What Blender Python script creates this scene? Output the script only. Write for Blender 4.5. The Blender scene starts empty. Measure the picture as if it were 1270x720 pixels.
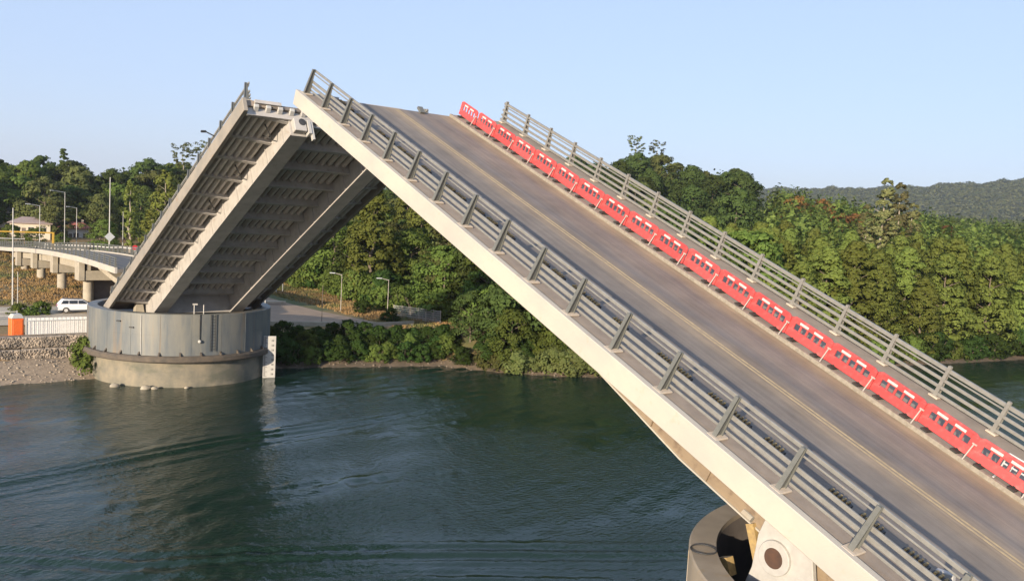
import bpy, bmesh, math, random
import numpy as np
from mathutils import Vector, Matrix

S = bpy.context.scene
COL = S.collection
R = math.radians
rng = np.random.default_rng(7)
random.seed(7)

# ------------------------------------------------------------------ camera
YAW, PITCH, ROLL, FPX = 0.67595, -0.08167, 0.0545, 1045.94
fw = Vector((math.sin(YAW) * math.cos(PITCH), math.cos(YAW) * math.cos(PITCH), math.sin(PITCH)))
ri = Vector((math.cos(YAW), -math.sin(YAW), 0))
up = ri.cross(fw)
c_, s_ = math.cos(ROLL), math.sin(ROLL)
ri, up = c_ * ri + s_ * up, -s_ * ri + c_ * up
cam = bpy.data.cameras.new("camera")
cam.sensor_width = 36
cam.lens = FPX / 1270 * 36
cam.clip_start = 0.5
cam.clip_end = 20000
camo = bpy.data.objects.new("camera", cam)
COL.objects.link(camo)
camo.matrix_world = Matrix(((ri.x, up.x, -fw.x, -20.81), (ri.y, up.y, -fw.y, -45.57), (ri.z, up.z, -fw.z, 17.52), (0, 0, 0, 1)))
S.camera = camo

# ------------------------------------------------------------------ light
SUN_AZ, SUN_EL = R(-118), R(12)          # azimuth from +Y towards +X
world = bpy.data.worlds.new("World")
S.world = world
world.use_nodes = True
wn = world.node_tree
sky = wn.nodes.new("ShaderNodeTexSky")
sky.sky_type = 'NISHITA'
sky.sun_disc = False
sky.sun_elevation = SUN_EL
sky.sun_rotation = SUN_AZ
sky.altitude = 0
sky.air_density = 1.0
sky.dust_density = 0.5
sky.ozone_density = 2.2
tint = wn.nodes.new("ShaderNodeMix")
tint.data_type = 'RGBA'
tint.blend_type = 'MULTIPLY'
tint.inputs[0].default_value = 1
tint.inputs[7].default_value = (1.04, .93, 1.06, 1)
wn.links.new(sky.outputs[0], tint.inputs[6])
veil = wn.nodes.new("ShaderNodeMix")           # even bright summer haze over the clear sky
veil.data_type = 'RGBA'
veil.inputs[0].default_value = .68
veil.inputs[7].default_value = (2.5, 3.2, 4.4, 1)
wn.links.new(tint.outputs[2], veil.inputs[6])
wn.links.new(veil.outputs[2], wn.nodes["Background"].inputs[0])
wn.nodes["Background"].inputs[1].default_value = 0.098
sun = bpy.data.lights.new("sun", 'SUN')
sun.energy = 4.0
sun.angle = R(0.6)
sun.color = (1.0, 0.84, 0.64)
suno = bpy.data.objects.new("sun", sun)
COL.objects.link(suno)
sd = Vector((math.sin(SUN_AZ) * math.cos(SUN_EL), math.cos(SUN_AZ) * math.cos(SUN_EL), math.sin(SUN_EL)))
suno.rotation_euler = (-sd).to_track_quat('-Z', 'Y').to_euler()
suno.location = sd * 200
S.view_settings.view_transform = 'Standard'
S.view_settings.look = 'None'
S.view_settings.gamma = 1
S.view_settings.exposure = 1.25
S.cycles.max_bounces = 6
S.cycles.transparent_max_bounces = 6
S.cycles.use_denoising = True

# ------------------------------------------------------------------ materials
def mat(name, c1, c2=None, scale=1.0, rough=0.7, metal=0.0, stretch=(1, 1, 1), bump=0.0, bscale=None,
        c3=None, s3=None, t3=(0.55, 0.75), stretch3=(1, 1, 1), spec=0.5, rnd=0.0, lo=0.35, hi=0.65, coord='Object'):
    m = bpy.data.materials.new(name)
    m.use_nodes = True
    nt = m.node_tree
    b = nt.nodes["Principled BSDF"]
    b.inputs["Roughness"].default_value = rough
    b.inputs["Metallic"].default_value = metal
    b.inputs["Specular IOR Level"].default_value = spec
    tc = nt.nodes.new("ShaderNodeTexCoord")
    def noise(sc, st, det=6):
        mp = nt.nodes.new("ShaderNodeMapping")
        mp.inputs["Scale"].default_value = st
        nt.links.new(tc.outputs[coord], mp.inputs[0])
        n = nt.nodes.new("ShaderNodeTexNoise")
        n.inputs["Scale"].default_value = sc
        n.inputs["Detail"].default_value = det
        n.inputs["Roughness"].default_value = 0.62
        nt.links.new(mp.outputs[0], n.inputs[0])
        return n
    def ramp(src, a, bb):
        mr = nt.nodes.new("ShaderNodeMapRange")
        mr.inputs[1].default_value = a
        mr.inputs[2].default_value = bb
        nt.links.new(src, mr.inputs[0])
        return mr.outputs[0]
    def mix(fac, a, bb):
        mx = nt.nodes.new("ShaderNodeMix")
        mx.data_type = 'RGBA'
        nt.links.new(fac, mx.inputs[0])
        for i, v in ((6, a), (7, bb)):
            if isinstance(v, tuple):
                mx.inputs[i].default_value = (*v, 1)
            else:
                nt.links.new(v, mx.inputs[i])
        return mx.outputs[2]
    if c2 is None:
        c2 = tuple(min(1, v * 0.8) for v in c1)
    n = noise(scale, stretch)
    col = mix(ramp(n.outputs[0], lo, hi), c1, c2)
    if c3 is not None:
        n3 = noise(s3 or scale, stretch3)
        col = mix(ramp(n3.outputs[0], *t3), col, c3)
    if rnd:
        oi = nt.nodes.new("ShaderNodeObjectInfo")
        hs = nt.nodes.new("ShaderNodeHueSaturation")
        nt.links.new(col, hs.inputs["Color"])
        mr = nt.nodes.new("ShaderNodeMapRange")
        mr.inputs[3].default_value = 1 - rnd
        mr.inputs[4].default_value = 1 + rnd
        nt.links.new(oi.outputs["Random"], mr.inputs[0])
        nt.links.new(mr.outputs[0], hs.inputs["Value"])
        col = hs.outputs[0]
    nt.links.new(col, b.inputs["Base Color"])
    if bump:
        nb = noise(bscale or scale * 6, (1, 1, 1))
        bp = nt.nodes.new("ShaderNodeBump")
        bp.inputs["Strength"].default_value = bump
        bp.inputs["Distance"].default_value = 0.05
        nt.links.new(nb.outputs[0], bp.inputs["Height"])
        nt.links.new(bp.outputs[0], b.inputs["Normal"])
    return m

def leafmat(name, c1, c2, hue=0.02, val=0.35):
    m = bpy.data.materials.new(name)
    m.use_nodes = True
    nt = m.node_tree
    nt.nodes.remove(nt.nodes["Principled BSDF"])
    out = nt.nodes["Material Output"]
    geo = nt.nodes.new("ShaderNodeNewGeometry")
    oi = nt.nodes.new("ShaderNodeObjectInfo")
    mx = nt.nodes.new("ShaderNodeMix")
    mx.data_type = 'RGBA'
    nt.links.new(geo.outputs["Random Per Island"], mx.inputs[0])
    mx.inputs[6].default_value = (*c1, 1)
    mx.inputs[7].default_value = (*c2, 1)
    hs = nt.nodes.new("ShaderNodeHueSaturation")
    nt.links.new(mx.outputs[2], hs.inputs["Color"])
    for sock, a, bb in (("Hue", 0.5 - hue, 0.5 + hue), ("Value", 1 - val, 1 + val)):
        mr = nt.nodes.new("ShaderNodeMapRange")
        mr.inputs[3].default_value = a
        mr.inputs[4].default_value = bb
        nt.links.new(oi.outputs["Random"], mr.inputs[0])
        nt.links.new(mr.outputs[0], hs.inputs[sock])
    d = nt.nodes.new("ShaderNodeBsdfDiffuse")
    t = nt.nodes.new("ShaderNodeBsdfTranslucent")
    ms = nt.nodes.new("ShaderNodeMixShader")
    ms.inputs[0].default_value = 0.36
    nt.links.new(hs.outputs[0], d.inputs[0])
    nt.links.new(hs.outputs[0], t.inputs[0])
    nt.links.new(d.outputs[0], ms.inputs[1])
    nt.links.new(t.outputs[0], ms.inputs[2])
    nt.links.new(ms.outputs[0], out.inputs[0])
    return m

M = {}
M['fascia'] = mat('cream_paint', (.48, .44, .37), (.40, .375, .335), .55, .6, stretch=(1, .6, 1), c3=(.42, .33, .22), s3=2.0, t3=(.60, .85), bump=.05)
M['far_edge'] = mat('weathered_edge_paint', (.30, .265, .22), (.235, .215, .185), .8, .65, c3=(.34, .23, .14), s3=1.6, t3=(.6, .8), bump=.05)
M['steel'] = mat('pale_steel_paint', (.46, .435, .405), (.37, .35, .325), 1.1, .55, c3=(.30, .20, .13), s3=2.2, t3=(.60, .85))
M['shaded_steel'] = mat('shaded_weathered_steel', (.27, .205, .135), (.18, .135, .095), .9, .7, stretch=(1, .4, 1), c3=(.12, .08, .055), s3=1.4, t3=(.52, .7))  # weathered tan steel, darkened to paint in the edge beam's shade on the webs
M['rib'] = mat('pale_rib_paint', (.62, .575, .52), (.52, .48, .435), 1.5, .6)
M['dark_steel'] = mat('dark_steel', (.05, .05, .05), (.03, .03, .03), 3, .6)
M['rail'] = mat('galvanised_rail', (.25, .245, .225), (.20, .195, .18), 4, .55, .15, c3=(.30, .24, .17), s3=6, t3=(.6, .85))
M['post'] = mat('galvanised_post', (.15, .153, .142), (.115, .12, .112), 4, .55, .15)
M['sidewalk'] = mat('sidewalk_concrete', (.30, .245, .195), (.23, .19, .155), 1.2, .85, bump=.1, c3=(.20, .15, .11), s3=.8, t3=(.55, .8), stretch3=(1, .35, 1))
M['stained'] = mat('stained_pier_base', (.25, .215, .155), (.14, .135, .11), .7, .8, stretch=(1, 1, .8), bump=.08, c3=(.12, .12, .09), s3=.35, t3=(.5, .66), stretch3=(1, 1, 2.2))
M['plinth'] = mat('plinth_concrete', (.50, .43, .35), (.42, .36, .29), 5, .85)
M['concrete'] = mat('beige_concrete', (.40, .355, .275), (.31, .275, .215), 1.2, .85, bump=.08, c3=(.28, .22, .16), s3=1.2, t3=(.58, .8), stretch3=(1, 1, .3))
M['yellow_line'] = mat('faded_yellow_paint', (.45, .35, .20), (.32, .25, .16), 5, .8)
M['white_line'] = mat('faded_white_paint', (.30, .27, .225), (.21, .185, .15), 6, .8)
M['red'] = mat('red_plastic', (.53, .075, .075), (.45, .060, .060), 3, .55, c3=(.57, .17, .16), s3=2.2, t3=(.52, .75), rnd=.16)
M['strip'] = mat('white_reflector', (.66, .58, .55), (.58, .44, .42), 8, .4)
M['rubber'] = mat('black_rubber', (.025, .023, .02), (.04, .035, .03), 6, .8)
M['white'] = mat('white_paint', (.46, .45, .425), (.39, .38, .36), 3, .5)
M['bright_white'] = mat('bright_white_panel', (.74, .72, .69), (.66, .64, .61), 2, .5)
M['amber'] = mat('amber_paint', (.42, .30, .12), (.30, .21, .10), 8, .6)
M['grate'] = mat('ochre_grate', (.40, .28, .11), (.12, .09, .05), 5, .7)
M['orange'] = mat('orange_plastic', (.80, .16, .03), (.72, .14, .03), 3, .5)
M['yellow'] = mat('yellow_paint', (.55, .33, .04), (.46, .28, .04), 3, .5)
M['glass'] = mat('dark_glass', (.02, .025, .03), (.03, .035, .04), 2, .08)
M['carpaint'] = mat('silver_white_paint', (.72, .72, .72), (.68, .68, .68), 2, .28)
M['strut'] = mat('grey_strut', (.42, .38, .34), (.34, .31, .28), 4, .6)
M['tyre'] = M['rubber']
M['plaster'] = mat('cream_plaster', (.56, .49, .38), (.48, .42, .33), 1, .9)
M['wplaster'] = mat('white_plaster', (.66, .63, .58), (.56, .54, .5), 1, .9)
M['roof_pink'] = mat('weathered_roof', (.33, .25, .22), (.27, .21, .19), 2, .85)
M['roof_red'] = mat('red_roof', (.42, .13, .10), (.33, .10, .08), 2, .85)
M['roof_grey'] = mat('grey_roof', (.30, .29, .28), (.22, .21, .21), 2, .85)
M['pole'] = mat('pole_steel', (.50, .49, .46), (.42, .41, .39), 3, .5)
M['rust_dark'] = mat('dark_rust', (.10, .05, .03), (.06, .035, .025), 3, .8)
M['stone'] = mat('beach_stone', (.36, .30, .23), (.24, .20, .15), 3, .9, rnd=.3)
M['gabion'] = mat('gabion_stone', (.40, .33, .26), (.15, .13, .105), 2.6, .95, bump=1.0, bscale=3.5, lo=.42, hi=.58, c3=(.42, .33, .22), s3=5, t3=(.55, .7))
M['bark'] = mat('bark', (.20, .16, .12), (.11, .085, .065), 3, .9, stretch=(1, 1, .3))
M['palebark'] = mat('pale_bark', (.40, .35, .28), (.26, .22, .17), 3, .9, stretch=(1, 1, .3))
M['sign_red'] = mat('red_sign', (.6, .03, .04), (.5, .03, .04), 2, .5)
M['sign_back'] = mat('sign_back', (.50, .52, .52), (.44, .46, .46), 2, .45)
M['path'] = mat('pale_gravel', (.46, .39, .29), (.38, .32, .24), 2, .95)

# deck asphalt: stripes along the leaf (wheel tracks) over fine grain
def asphalt(name):
    m = mat(name, (.175, .147, .122), (.225, .185, .145), 3.0, .75, stretch=(1, .2, 1), bump=.12, bscale=40)
    nt = m.node_tree
    b = nt.nodes["Principled BSDF"]
    src = b.inputs["Base Color"].links[0].from_socket
    tc = nt.nodes.new("ShaderNodeTexCoord")
    sep = nt.nodes.new("ShaderNodeSeparateXYZ")
    nt.links.new(tc.outputs['Object'], sep.inputs[0])
    nz = nt.nodes.new("ShaderNodeTexNoise")
    nz.inputs["Scale"].default_value = .35
    nz.inputs["Detail"].default_value = 3
    nt.links.new(tc.outputs['Object'], nz.inputs[0])
    ad = nt.nodes.new("ShaderNodeMath"); ad.operation = 'MULTIPLY_ADD'
    nt.links.new(nz.outputs[0], ad.inputs[0]); ad.inputs[1].default_value = 0.9
    nt.links.new(sep.outputs[0], ad.inputs[2])
    mr = nt.nodes.new("ShaderNodeMapRange")
    mr.inputs[1].default_value = 1.6 + .45; mr.inputs[2].default_value = 10.1 + .45
    nt.links.new(ad.outputs[0], mr.inputs[0])
    cr = nt.nodes.new("ShaderNodeValToRGB")
    el = cr.color_ramp.elements
    stops = [(0, (.17, .145, .12)), (.18, (.14, .128, .118)), (.40, (.18, .153, .128)), (.46, (.28, .215, .145)), (.53, (.24, .185, .13)),
             (.62, (.132, .12, .118)), (.72, (.205, .16, .13)), (.84, (.175, .142, .125)), (.92, (.27, .20, .125)), (1, (.34, .25, .15))]
    el[0].position, el[0].color = stops[0][0], (*stops[0][1], 1)
    el[1].position, el[1].color = stops[-1][0], (*stops[-1][1], 1)
    for p, c in stops[1:-1]:
        e = el.new(p); e.color = (*c, 1)
    nt.links.new(mr.outputs[0], cr.inputs[0])
    mx = nt.nodes.new("ShaderNodeMix"); mx.data_type = 'RGBA'
    mx.inputs[0].default_value = .72
    nt.links.new(src, mx.inputs[6]); nt.links.new(cr.outputs[0], mx.inputs[7])
    mp2 = nt.nodes.new("ShaderNodeMapping")
    mp2.inputs["Scale"].default_value = (2.6, .06, 1)
    nt.links.new(tc.outputs['Object'], mp2.inputs[0])
    n2 = nt.nodes.new("ShaderNodeTexNoise")
    n2.inputs["Scale"].default_value = 1.6; n2.inputs["Detail"].default_value = 8; n2.inputs["Roughness"].default_value = .7
    nt.links.new(mp2.outputs[0], n2.inputs[0])
    n3 = nt.nodes.new("ShaderNodeTexNoise")
    n3.inputs["Scale"].default_value = .42; n3.inputs["Detail"].default_value = 9; n3.inputs["Roughness"].default_value = .7
    nt.links.new(tc.outputs['Object'], n3.inputs[0])
    sm = nt.nodes.new("ShaderNodeMath"); sm.operation = 'ADD'
    nt.links.new(n2.outputs[0], sm.inputs[0]); nt.links.new(n3.outputs[0], sm.inputs[1])
    r2 = nt.nodes.new("ShaderNodeMapRange")
    r2.inputs[1].default_value = .72; r2.inputs[2].default_value = 1.28; r2.inputs[3].default_value = .68; r2.inputs[4].default_value = 1.30
    nt.links.new(sm.outputs[0], r2.inputs[0])
    hv = nt.nodes.new("ShaderNodeHueSaturation")
    nt.links.new(mx.outputs[2], hv.inputs["Color"]); nt.links.new(r2.outputs[0], hv.inputs["Value"])
    nt.links.new(hv.outputs[0], b.inputs["Base Color"])
    return m
M['asphalt'] = asphalt('bridge_asphalt')
M['road'] = mat('road_asphalt', (.16, .145, .125), (.13, .118, .105), 1, .9, bump=.1)
M['yardm'] = mat('yard_paving', (.29, .21, .145), (.23, .17, .12), .5, .9, bump=.05)

# pier steel shell: blue-grey with vertical streaks and rust
M['shell'] = mat('pier_shell', (.105, .12, .13), (.18, .178, .158), .7, .5, stretch=(1, 1, .16), bump=.04, lo=.42, hi=.6,
                 c3=(.24, .165, .095), s3=.7, t3=(.55, .69), stretch3=(1, 1, .06))
M['tan_shell'] = mat('tan_pier_shell', (.36, .30, .225), (.25, .21, .16), .5, .8, stretch=(1, 1, .3), bump=.08, c3=(.33, .22, .10), s3=.8, t3=(.58, .72), stretch3=(1, 1, .25))
M['ledge'] = mat('ledge_rubber', (.07, .06, .05), (.12, .095, .07), 1.5, .8)
M['inner'] = mat('pit_wall', (.16, .135, .12), (.11, .095, .085), .8, .85)

# ------------------------------------------------------------------ mesh helpers
class MB:
    def __init__(self):
        self.v, self.f = [], []
    def add(self, vs, fs):
        o = len(self.v)
        self.v += [tuple(p) for p in vs]
        self.f += [tuple(i + o for i in f) for f in fs]
        return self
    def hexa(self, p):        # 8 points: bottom loop then top loop
        return self.add(p, [(0, 3, 2, 1), (4, 5, 6, 7), (0, 1, 5, 4), (1, 2, 6, 5), (2, 3, 7, 6), (3, 0, 4, 7)])
    def box(self, x0, x1, y0, y1, z0, z1):
        return self.hexa([(x0, y0, z0), (x1, y0, z0), (x1, y1, z0), (x0, y1, z0), (x0, y0, z1), (x1, y0, z1), (x1, y1, z1), (x0, y1, z1)])
    def bar(self, a, b, w, h, upv=(0, 0, 1)):
        a, b = Vector(a), Vector(b)
        d = (b - a).normalized()
        u = Vector(upv)
        s = d.cross(u)
        if s.length < 1e-4:
            s = d.cross(Vector((1, 0, 0)))
        s.normalize()
        t = s.cross(d)
        s *= w / 2
        t *= h / 2
        return self.hexa([a - s - t, a + s - t, a + s + t, a - s + t, b - s - t, b + s - t, b + s + t, b - s + t])
    def tube(self, a, b, r0, r1=None, n=10, cap=True):
        r1 = r0 if r1 is None else r1
        a, b = Vector(a), Vector(b)
        d = (b - a).normalized()
        s = d.cross(Vector((0, 0, 1)))
        if s.length < 1e-3:
            s = Vector((1, 0, 0))
        s.normalize()
        t = d.cross(s)
        vs = []
        for c, r in ((a, r0), (b, r1)):
            for i in range(n):
                an = 2 * math.pi * i / n
                vs.append(c + (s * math.cos(an) + t * math.sin(an)) * r)
        fs = [(i, (i + 1) % n, n + (i + 1) % n, n + i) for i in range(n)]
        if cap:
            fs += [tuple(range(n))[::-1], tuple(range(n, 2 * n))]
        return self.add(vs, fs)
    def lathe(self, prof, n=96, c=(0, 0, 0), closed=False):
        vs, fs = [], []
        for (r, z) in prof:
            for i in range(n):
                a = 2 * math.pi * i / n
                vs.append((c[0] + r * math.cos(a), c[1] + r * math.sin(a), c[2] + z))
        k = len(prof)
        for j in range(k if closed else k - 1):
            j2 = (j + 1) % k
            for i in range(n):
                i2 = (i + 1) % n
                fs.append((j * n + i, j * n + i2, j2 * n + i2, j2 * n + i))
        return self.add(vs, fs)
    def sphere(self, c, r, sc=(1, 1, 1), n=10):
        prof = [(max(1e-4, math.sin(math.pi * k / (n // 2)) * r), -math.cos(math.pi * k / (n // 2)) * r) for k in range(n // 2 + 1)]
        o = len(self.v)
        self.lathe(prof, n)
        for i in range(o, len(self.v)):
            p = self.v[i]
            self.v[i] = (c[0] + p[0] * sc[0], c[1] + p[1] * sc[1], c[2] + p[2] * sc[2])
        return self
    def build(self, name, m, parent=None, bevel=0, smooth=False, loc=None):
        me = bpy.data.meshes.new(name)
        me.from_pydata([tuple(p) for p in self.v], [], self.f)
        bm = bmesh.new()
        bm.from_mesh(me)
        bmesh.ops.recalc_face_normals(bm, faces=bm.faces)
        if bevel:
            bmesh.ops.bevel(bm, geom=list(bm.edges), offset=bevel, segments=1, affect='EDGES', clamp_overlap=True)
        bm.to_mesh(me)
        bm.free()
        me.materials.append(m)
        if smooth:
            me.polygons.foreach_set('use_smooth', [True] * len(me.polygons))
            try:
                me.set_sharp_from_angle(angle=R(40))
            except Exception:
                pass
        o = bpy.data.objects.new(name, me)
        COL.objects.link(o)
        if parent is not None:
            o.parent = parent
        if loc is not None:
            o.location = loc
        return o

def rawmesh(name, v, f, m, parent=None, vn=None):
    me = bpy.data.meshes.new(name)
    v = np.asarray(v, np.float32); f = np.asarray(f, np.int32)
    me.vertices.add(len(v)); me.vertices.foreach_set('co', v.ravel())
    k = f.shape[1]
    me.loops.add(f.size); me.loops.foreach_set('vertex_index', f.ravel())
    me.polygons.add(len(f)); me.polygons.foreach_set('loop_start', np.arange(0, f.size, k, dtype=np.int32))
    me.update(calc_edges=True)
    if vn is not None:
        me.polygons.foreach_set('use_smooth', np.ones(len(f), bool))
        me.normals_split_custom_set_from_vertices(np.repeat(vn, 4, 0).tolist())
    me.materials.append(m)
    o = bpy.data.objects.new(name, me)
    COL.objects.link(o)
    if parent is not None:
        o.parent = parent
    return o

def tag(o, label=None, cat=None, group=None, kind=None):
    if label: o['label'] = label
    if cat: o['category'] = cat
    if group: o['group'] = group
    if kind: o['kind'] = kind
    return o

def empty(name, loc=(0, 0, 0), rot=(0, 0, 0)):
    o = bpy.data.objects.new(name, None)
    o.empty_display_size = .5
    COL.objects.link(o)
    o.location = loc
    o.rotation_euler = rot
    return o

def copy_tree(o, parent=None):
    c = o.copy()
    COL.objects.link(c)
    c.parent = parent
    for ch in o.children:
        copy_tree(ch, c)
    return c

def sstep(t, a, b):
    t = np.clip((t - a) / (b - a), 0, 1)
    return t * t * (3 - 2 * t)

# ------------------------------------------------------------------ terrain
SX = [-3000, -400, -60, -9.4, -2, 6, 17, 26, 35, 38.5, 41, 48, 75, 110, 128, 200, 400, 3000]
SY = [600, 120, 50, 43, 43.3, 43.4, 42, 39.5, 36.5, 31.5, 28.5, 23.5, 17, 10.5, 7.5, -10, -60, -900]
def ysh(x): return np.interp(x, SX, SY)
_vn = [(rng.uniform(0, 6.28), rng.uniform(0, 6.28), rng.uniform(-.25, .25)) for _ in range(8)]
def wob(x, y, f):
    r = 0
    for i, (a, b, k) in enumerate(_vn):
        r = r + np.sin(f * (x * math.cos(i * 2.4) + y * math.sin(i * 2.4)) * (1 + .37 * i) + a) / (1 + .5 * i)
    return r * .35
def ground_h(x, y):
    x = np.asarray(x, float); y = np.asarray(y, float)
    d = y - ysh(x)
    zl = np.interp(d, [-40, -12, -3, 0, 3.6, 5.0, 5.7, 20, 60, 110, 200, 400, 2500], [-6, -4, -.9, 0, 1.35, 1.55, 3.4, 4.2, 4.4, 5, 6.3, 12, 22])
    zr = np.interp(d, [-40, -12, -3, 0, 1.5, 6, 9, 20, 60, 110, 200, 500, 2500], [-6, -4, -1, 0, .55, 2.7, 3.35, 3.6, 4.6, 7.0, 12, 18, 24])
    zr = np.where(d > 60, zl + (zr - zl) * sstep(x - .1 * d, 28, 60), zr)
    w = sstep(x, 2, 10)
    z = zl * (1 - w) + zr * w
    z = z + 13 * np.exp(-((x - 222) / 58) ** 2 - ((y - 178) / 80) ** 2)
    z = z + 4 * np.exp(-((x - 118) / 45) ** 2 - ((y - 165) / 60) ** 2)
    z = z + 3.5 * sstep(d, 40, 190) * sstep(x, 120, 190) + 9 * sstep(d, 200, 700) * sstep(x, 150, 420)
    z = z + wob(x, y, .06) * .45 * sstep(d, 22, 60)
    # the near bank, behind and below the view point
    nb = -49 - y - .12 * np.maximum(0, x - 40)
    z = np.where(nb > -25, np.maximum(z, np.interp(nb, [-25, 0, 3, 12, 60, 3000], [-6, 0, 1.5, 3.5, 5, 20])), z)
    return z
def gh(x, y): return float(ground_h(x, y))

def grid(name, xs, ys, zf, m, uvz=None):
    X, Y = np.meshgrid(xs, ys)
    Z = zf(X, Y)
    nx, ny = len(xs), len(ys)
    i = np.arange(nx * ny).reshape(ny, nx)
    f = np.stack([i[:-1, :-1], i[:-1, 1:], i[1:, 1:], i[1:, :-1]], -1).reshape(-1, 4)
    o = rawmesh(name, np.stack([X, Y, Z], -1).reshape(-1, 3), f, m)
    o.data.polygons.foreach_set('use_smooth', [True] * len(o.data.polygons))
    return o

M['ground'] = mat('bank_ground', (.27, .165, .07), (.16, .125, .05), .11, .95, c3=(.07, .085, .03), s3=.045, t3=(.50, .60), bump=.4, bscale=2.5, lo=.4, hi=.66)
M['mud'] = mat('bank_mud', (.15, .11, .075), (.08, .065, .045), 1.2, .95, bump=.8, bscale=5)
M['pebble'] = mat('beach_pebbles', (.34, .26, .18), (.22, .17, .12), 2.5, .95, bump=1, bscale=6, c3=(.15, .12, .09), s3=.5, t3=(.55, .75))
xs = np.concatenate([np.linspace(-6000, -300, 14)[:-1], np.linspace(-300, -60, 13)[:-1], np.linspace(-60, 150, 191)[:-1], np.linspace(150, 600, 76)[:-1], np.linspace(600, 9000, 25)])
ys = np.concatenate([np.linspace(-6000, -300, 14)[:-1], np.linspace(-300, -70, 16)[:-1], np.linspace(-70, 130, 211)[:-1], np.linspace(130, 500, 75)[:-1], np.linspace(500, 9000, 25)])
tag(grid('ground', xs, ys, ground_h, M['ground']), kind='structure')

# beach strip of pebbles, a sheet just above the ground
bx = np.linspace(-60, 4, 90)
bt = np.linspace(-2, 5.0, 16)
BX, BT = np.meshgrid(bx, bt)
BY = ysh(BX) + BT
bz = ground_h(BX, BY) + .05 + wob(BX, BY, 1.4) * .06
i = np.arange(BX.size).reshape(BX.shape)
o = rawmesh('beach', np.stack([BX, BY, bz], -1).reshape(-1, 3), np.stack([i[:-1, :-1], i[:-1, 1:], i[1:, 1:], i[1:, :-1]], -1).reshape(-1, 4), M['pebble'])
tag(o, kind='structure')
bx = np.linspace(12, 130, 150)
bt = np.linspace(-1.5, 2.2, 8)
BX, BT = np.meshgrid(bx, bt)
BY = ysh(BX) + BT
bz = ground_h(BX, BY) + .05 + wob(BX, BY, 1.4) * .05
i = np.arange(BX.size).reshape(BX.shape)
o = rawmesh('shore', np.stack([BX, BY, bz], -1).reshape(-1, 3), np.stack([i[:-1, :-1], i[:-1, 1:], i[1:, 1:], i[1:, :-1]], -1).reshape(-1, 4), M['mud'])
tag(o, kind='structure')

# paved yard beside the far pier and its ramp curving up behind
def sheet(name, poly, m, lift=.07, step=1.2):
    xs_ = [p[0] for p in poly]; ys_ = [p[1] for p in poly]
    bm = bmesh.new()
    f = bm.faces.new([bm.verts.new((x, y, 0)) for x, y in poly])
    for axis, lo, hi in ((0, min(xs_), max(xs_)), (1, min(ys_), max(ys_))):
        c = math.floor(lo) + step
        while c < hi:
            co = (c, 0, 0) if axis == 0 else (0, c, 0)
            no = (1, 0, 0) if axis == 0 else (0, 1, 0)
            bmesh.ops.bisect_plane(bm, geom=list(bm.verts) + list(bm.edges) + list(bm.faces), plane_co=co, plane_no=no)
            c += step
    for v in bm.verts:
        v.co.z = gh(v.co.x, v.co.y) + lift
    bmesh.ops.recalc_face_normals(bm, faces=bm.faces)
    me = bpy.data.meshes.new(name); bm.to_mesh(me); bm.free()
    me.materials.append(m)
    ob = bpy.data.objects.new(name, me); COL.objects.link(ob)
    return ob
tag(sheet('yard', [(16, 53), (24, 50.5), (30, 48.7), (33.5, 47.6), (33, 52), (31, 60), (30, 68), (29.5, 80), (28, 95), (24, 110), (15, 112), (14, 80), (14, 60)], M['yardm'], .12), kind='structure')
tag(sheet('service_road', [(-40, 57), (-2, 55), (13, 55), (15, 66), (2, 67.5), (-40, 70)], M['path'], .10), kind='structure')

# ------------------------------------------------------------------ water
def lin(a, b, n): return np.linspace(a, b, n)[:-1]
wx = np.concatenate([lin(-6000, -300, 8), lin(-300, -45, 30), lin(-45, 60, 501), lin(60, 160, 201), lin(160, 600, 60), np.linspace(600, 7000, 8)])
wy = np.concatenate([lin(-6000, -300, 8), lin(-300, -60, 20), lin(-60, 48, 515), lin(48, 300, 20), np.linspace(300, 900, 6)])
def polydist(X, Y, pts):
    best = np.full(X.shape, 1e9); par = np.zeros(X.shape); sgn = np.zeros(X.shape); acc = 0
    for (x0, y0), (x1, y1) in zip(pts[:-1], pts[1:]):
        L = math.hypot(x1 - x0, y1 - y0); ux, uy = (x1 - x0) / L, (y1 - y0) / L
        t = np.clip((X - x0) * ux + (Y - y0) * uy, 0, L)
        dx, dy = X - x0 - t * ux, Y - y0 - t * uy
        d = np.hypot(dx, dy)
        s = -dx * uy + dy * ux
        k = d < best
        best = np.where(k, d, best); par = np.where(k, acc + t, par); sgn = np.where(k, s, sgn)
        acc += L
    return sgn, par, acc
WAVES = []
for _ in range(44):
    lam = rng.uniform(.75, 2.6); a = rng.normal(-1.05, .6)
    WAVES.append((2 * math.pi / lam, a, rng.uniform(0, 6.28), .0046 * lam ** .9))
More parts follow.
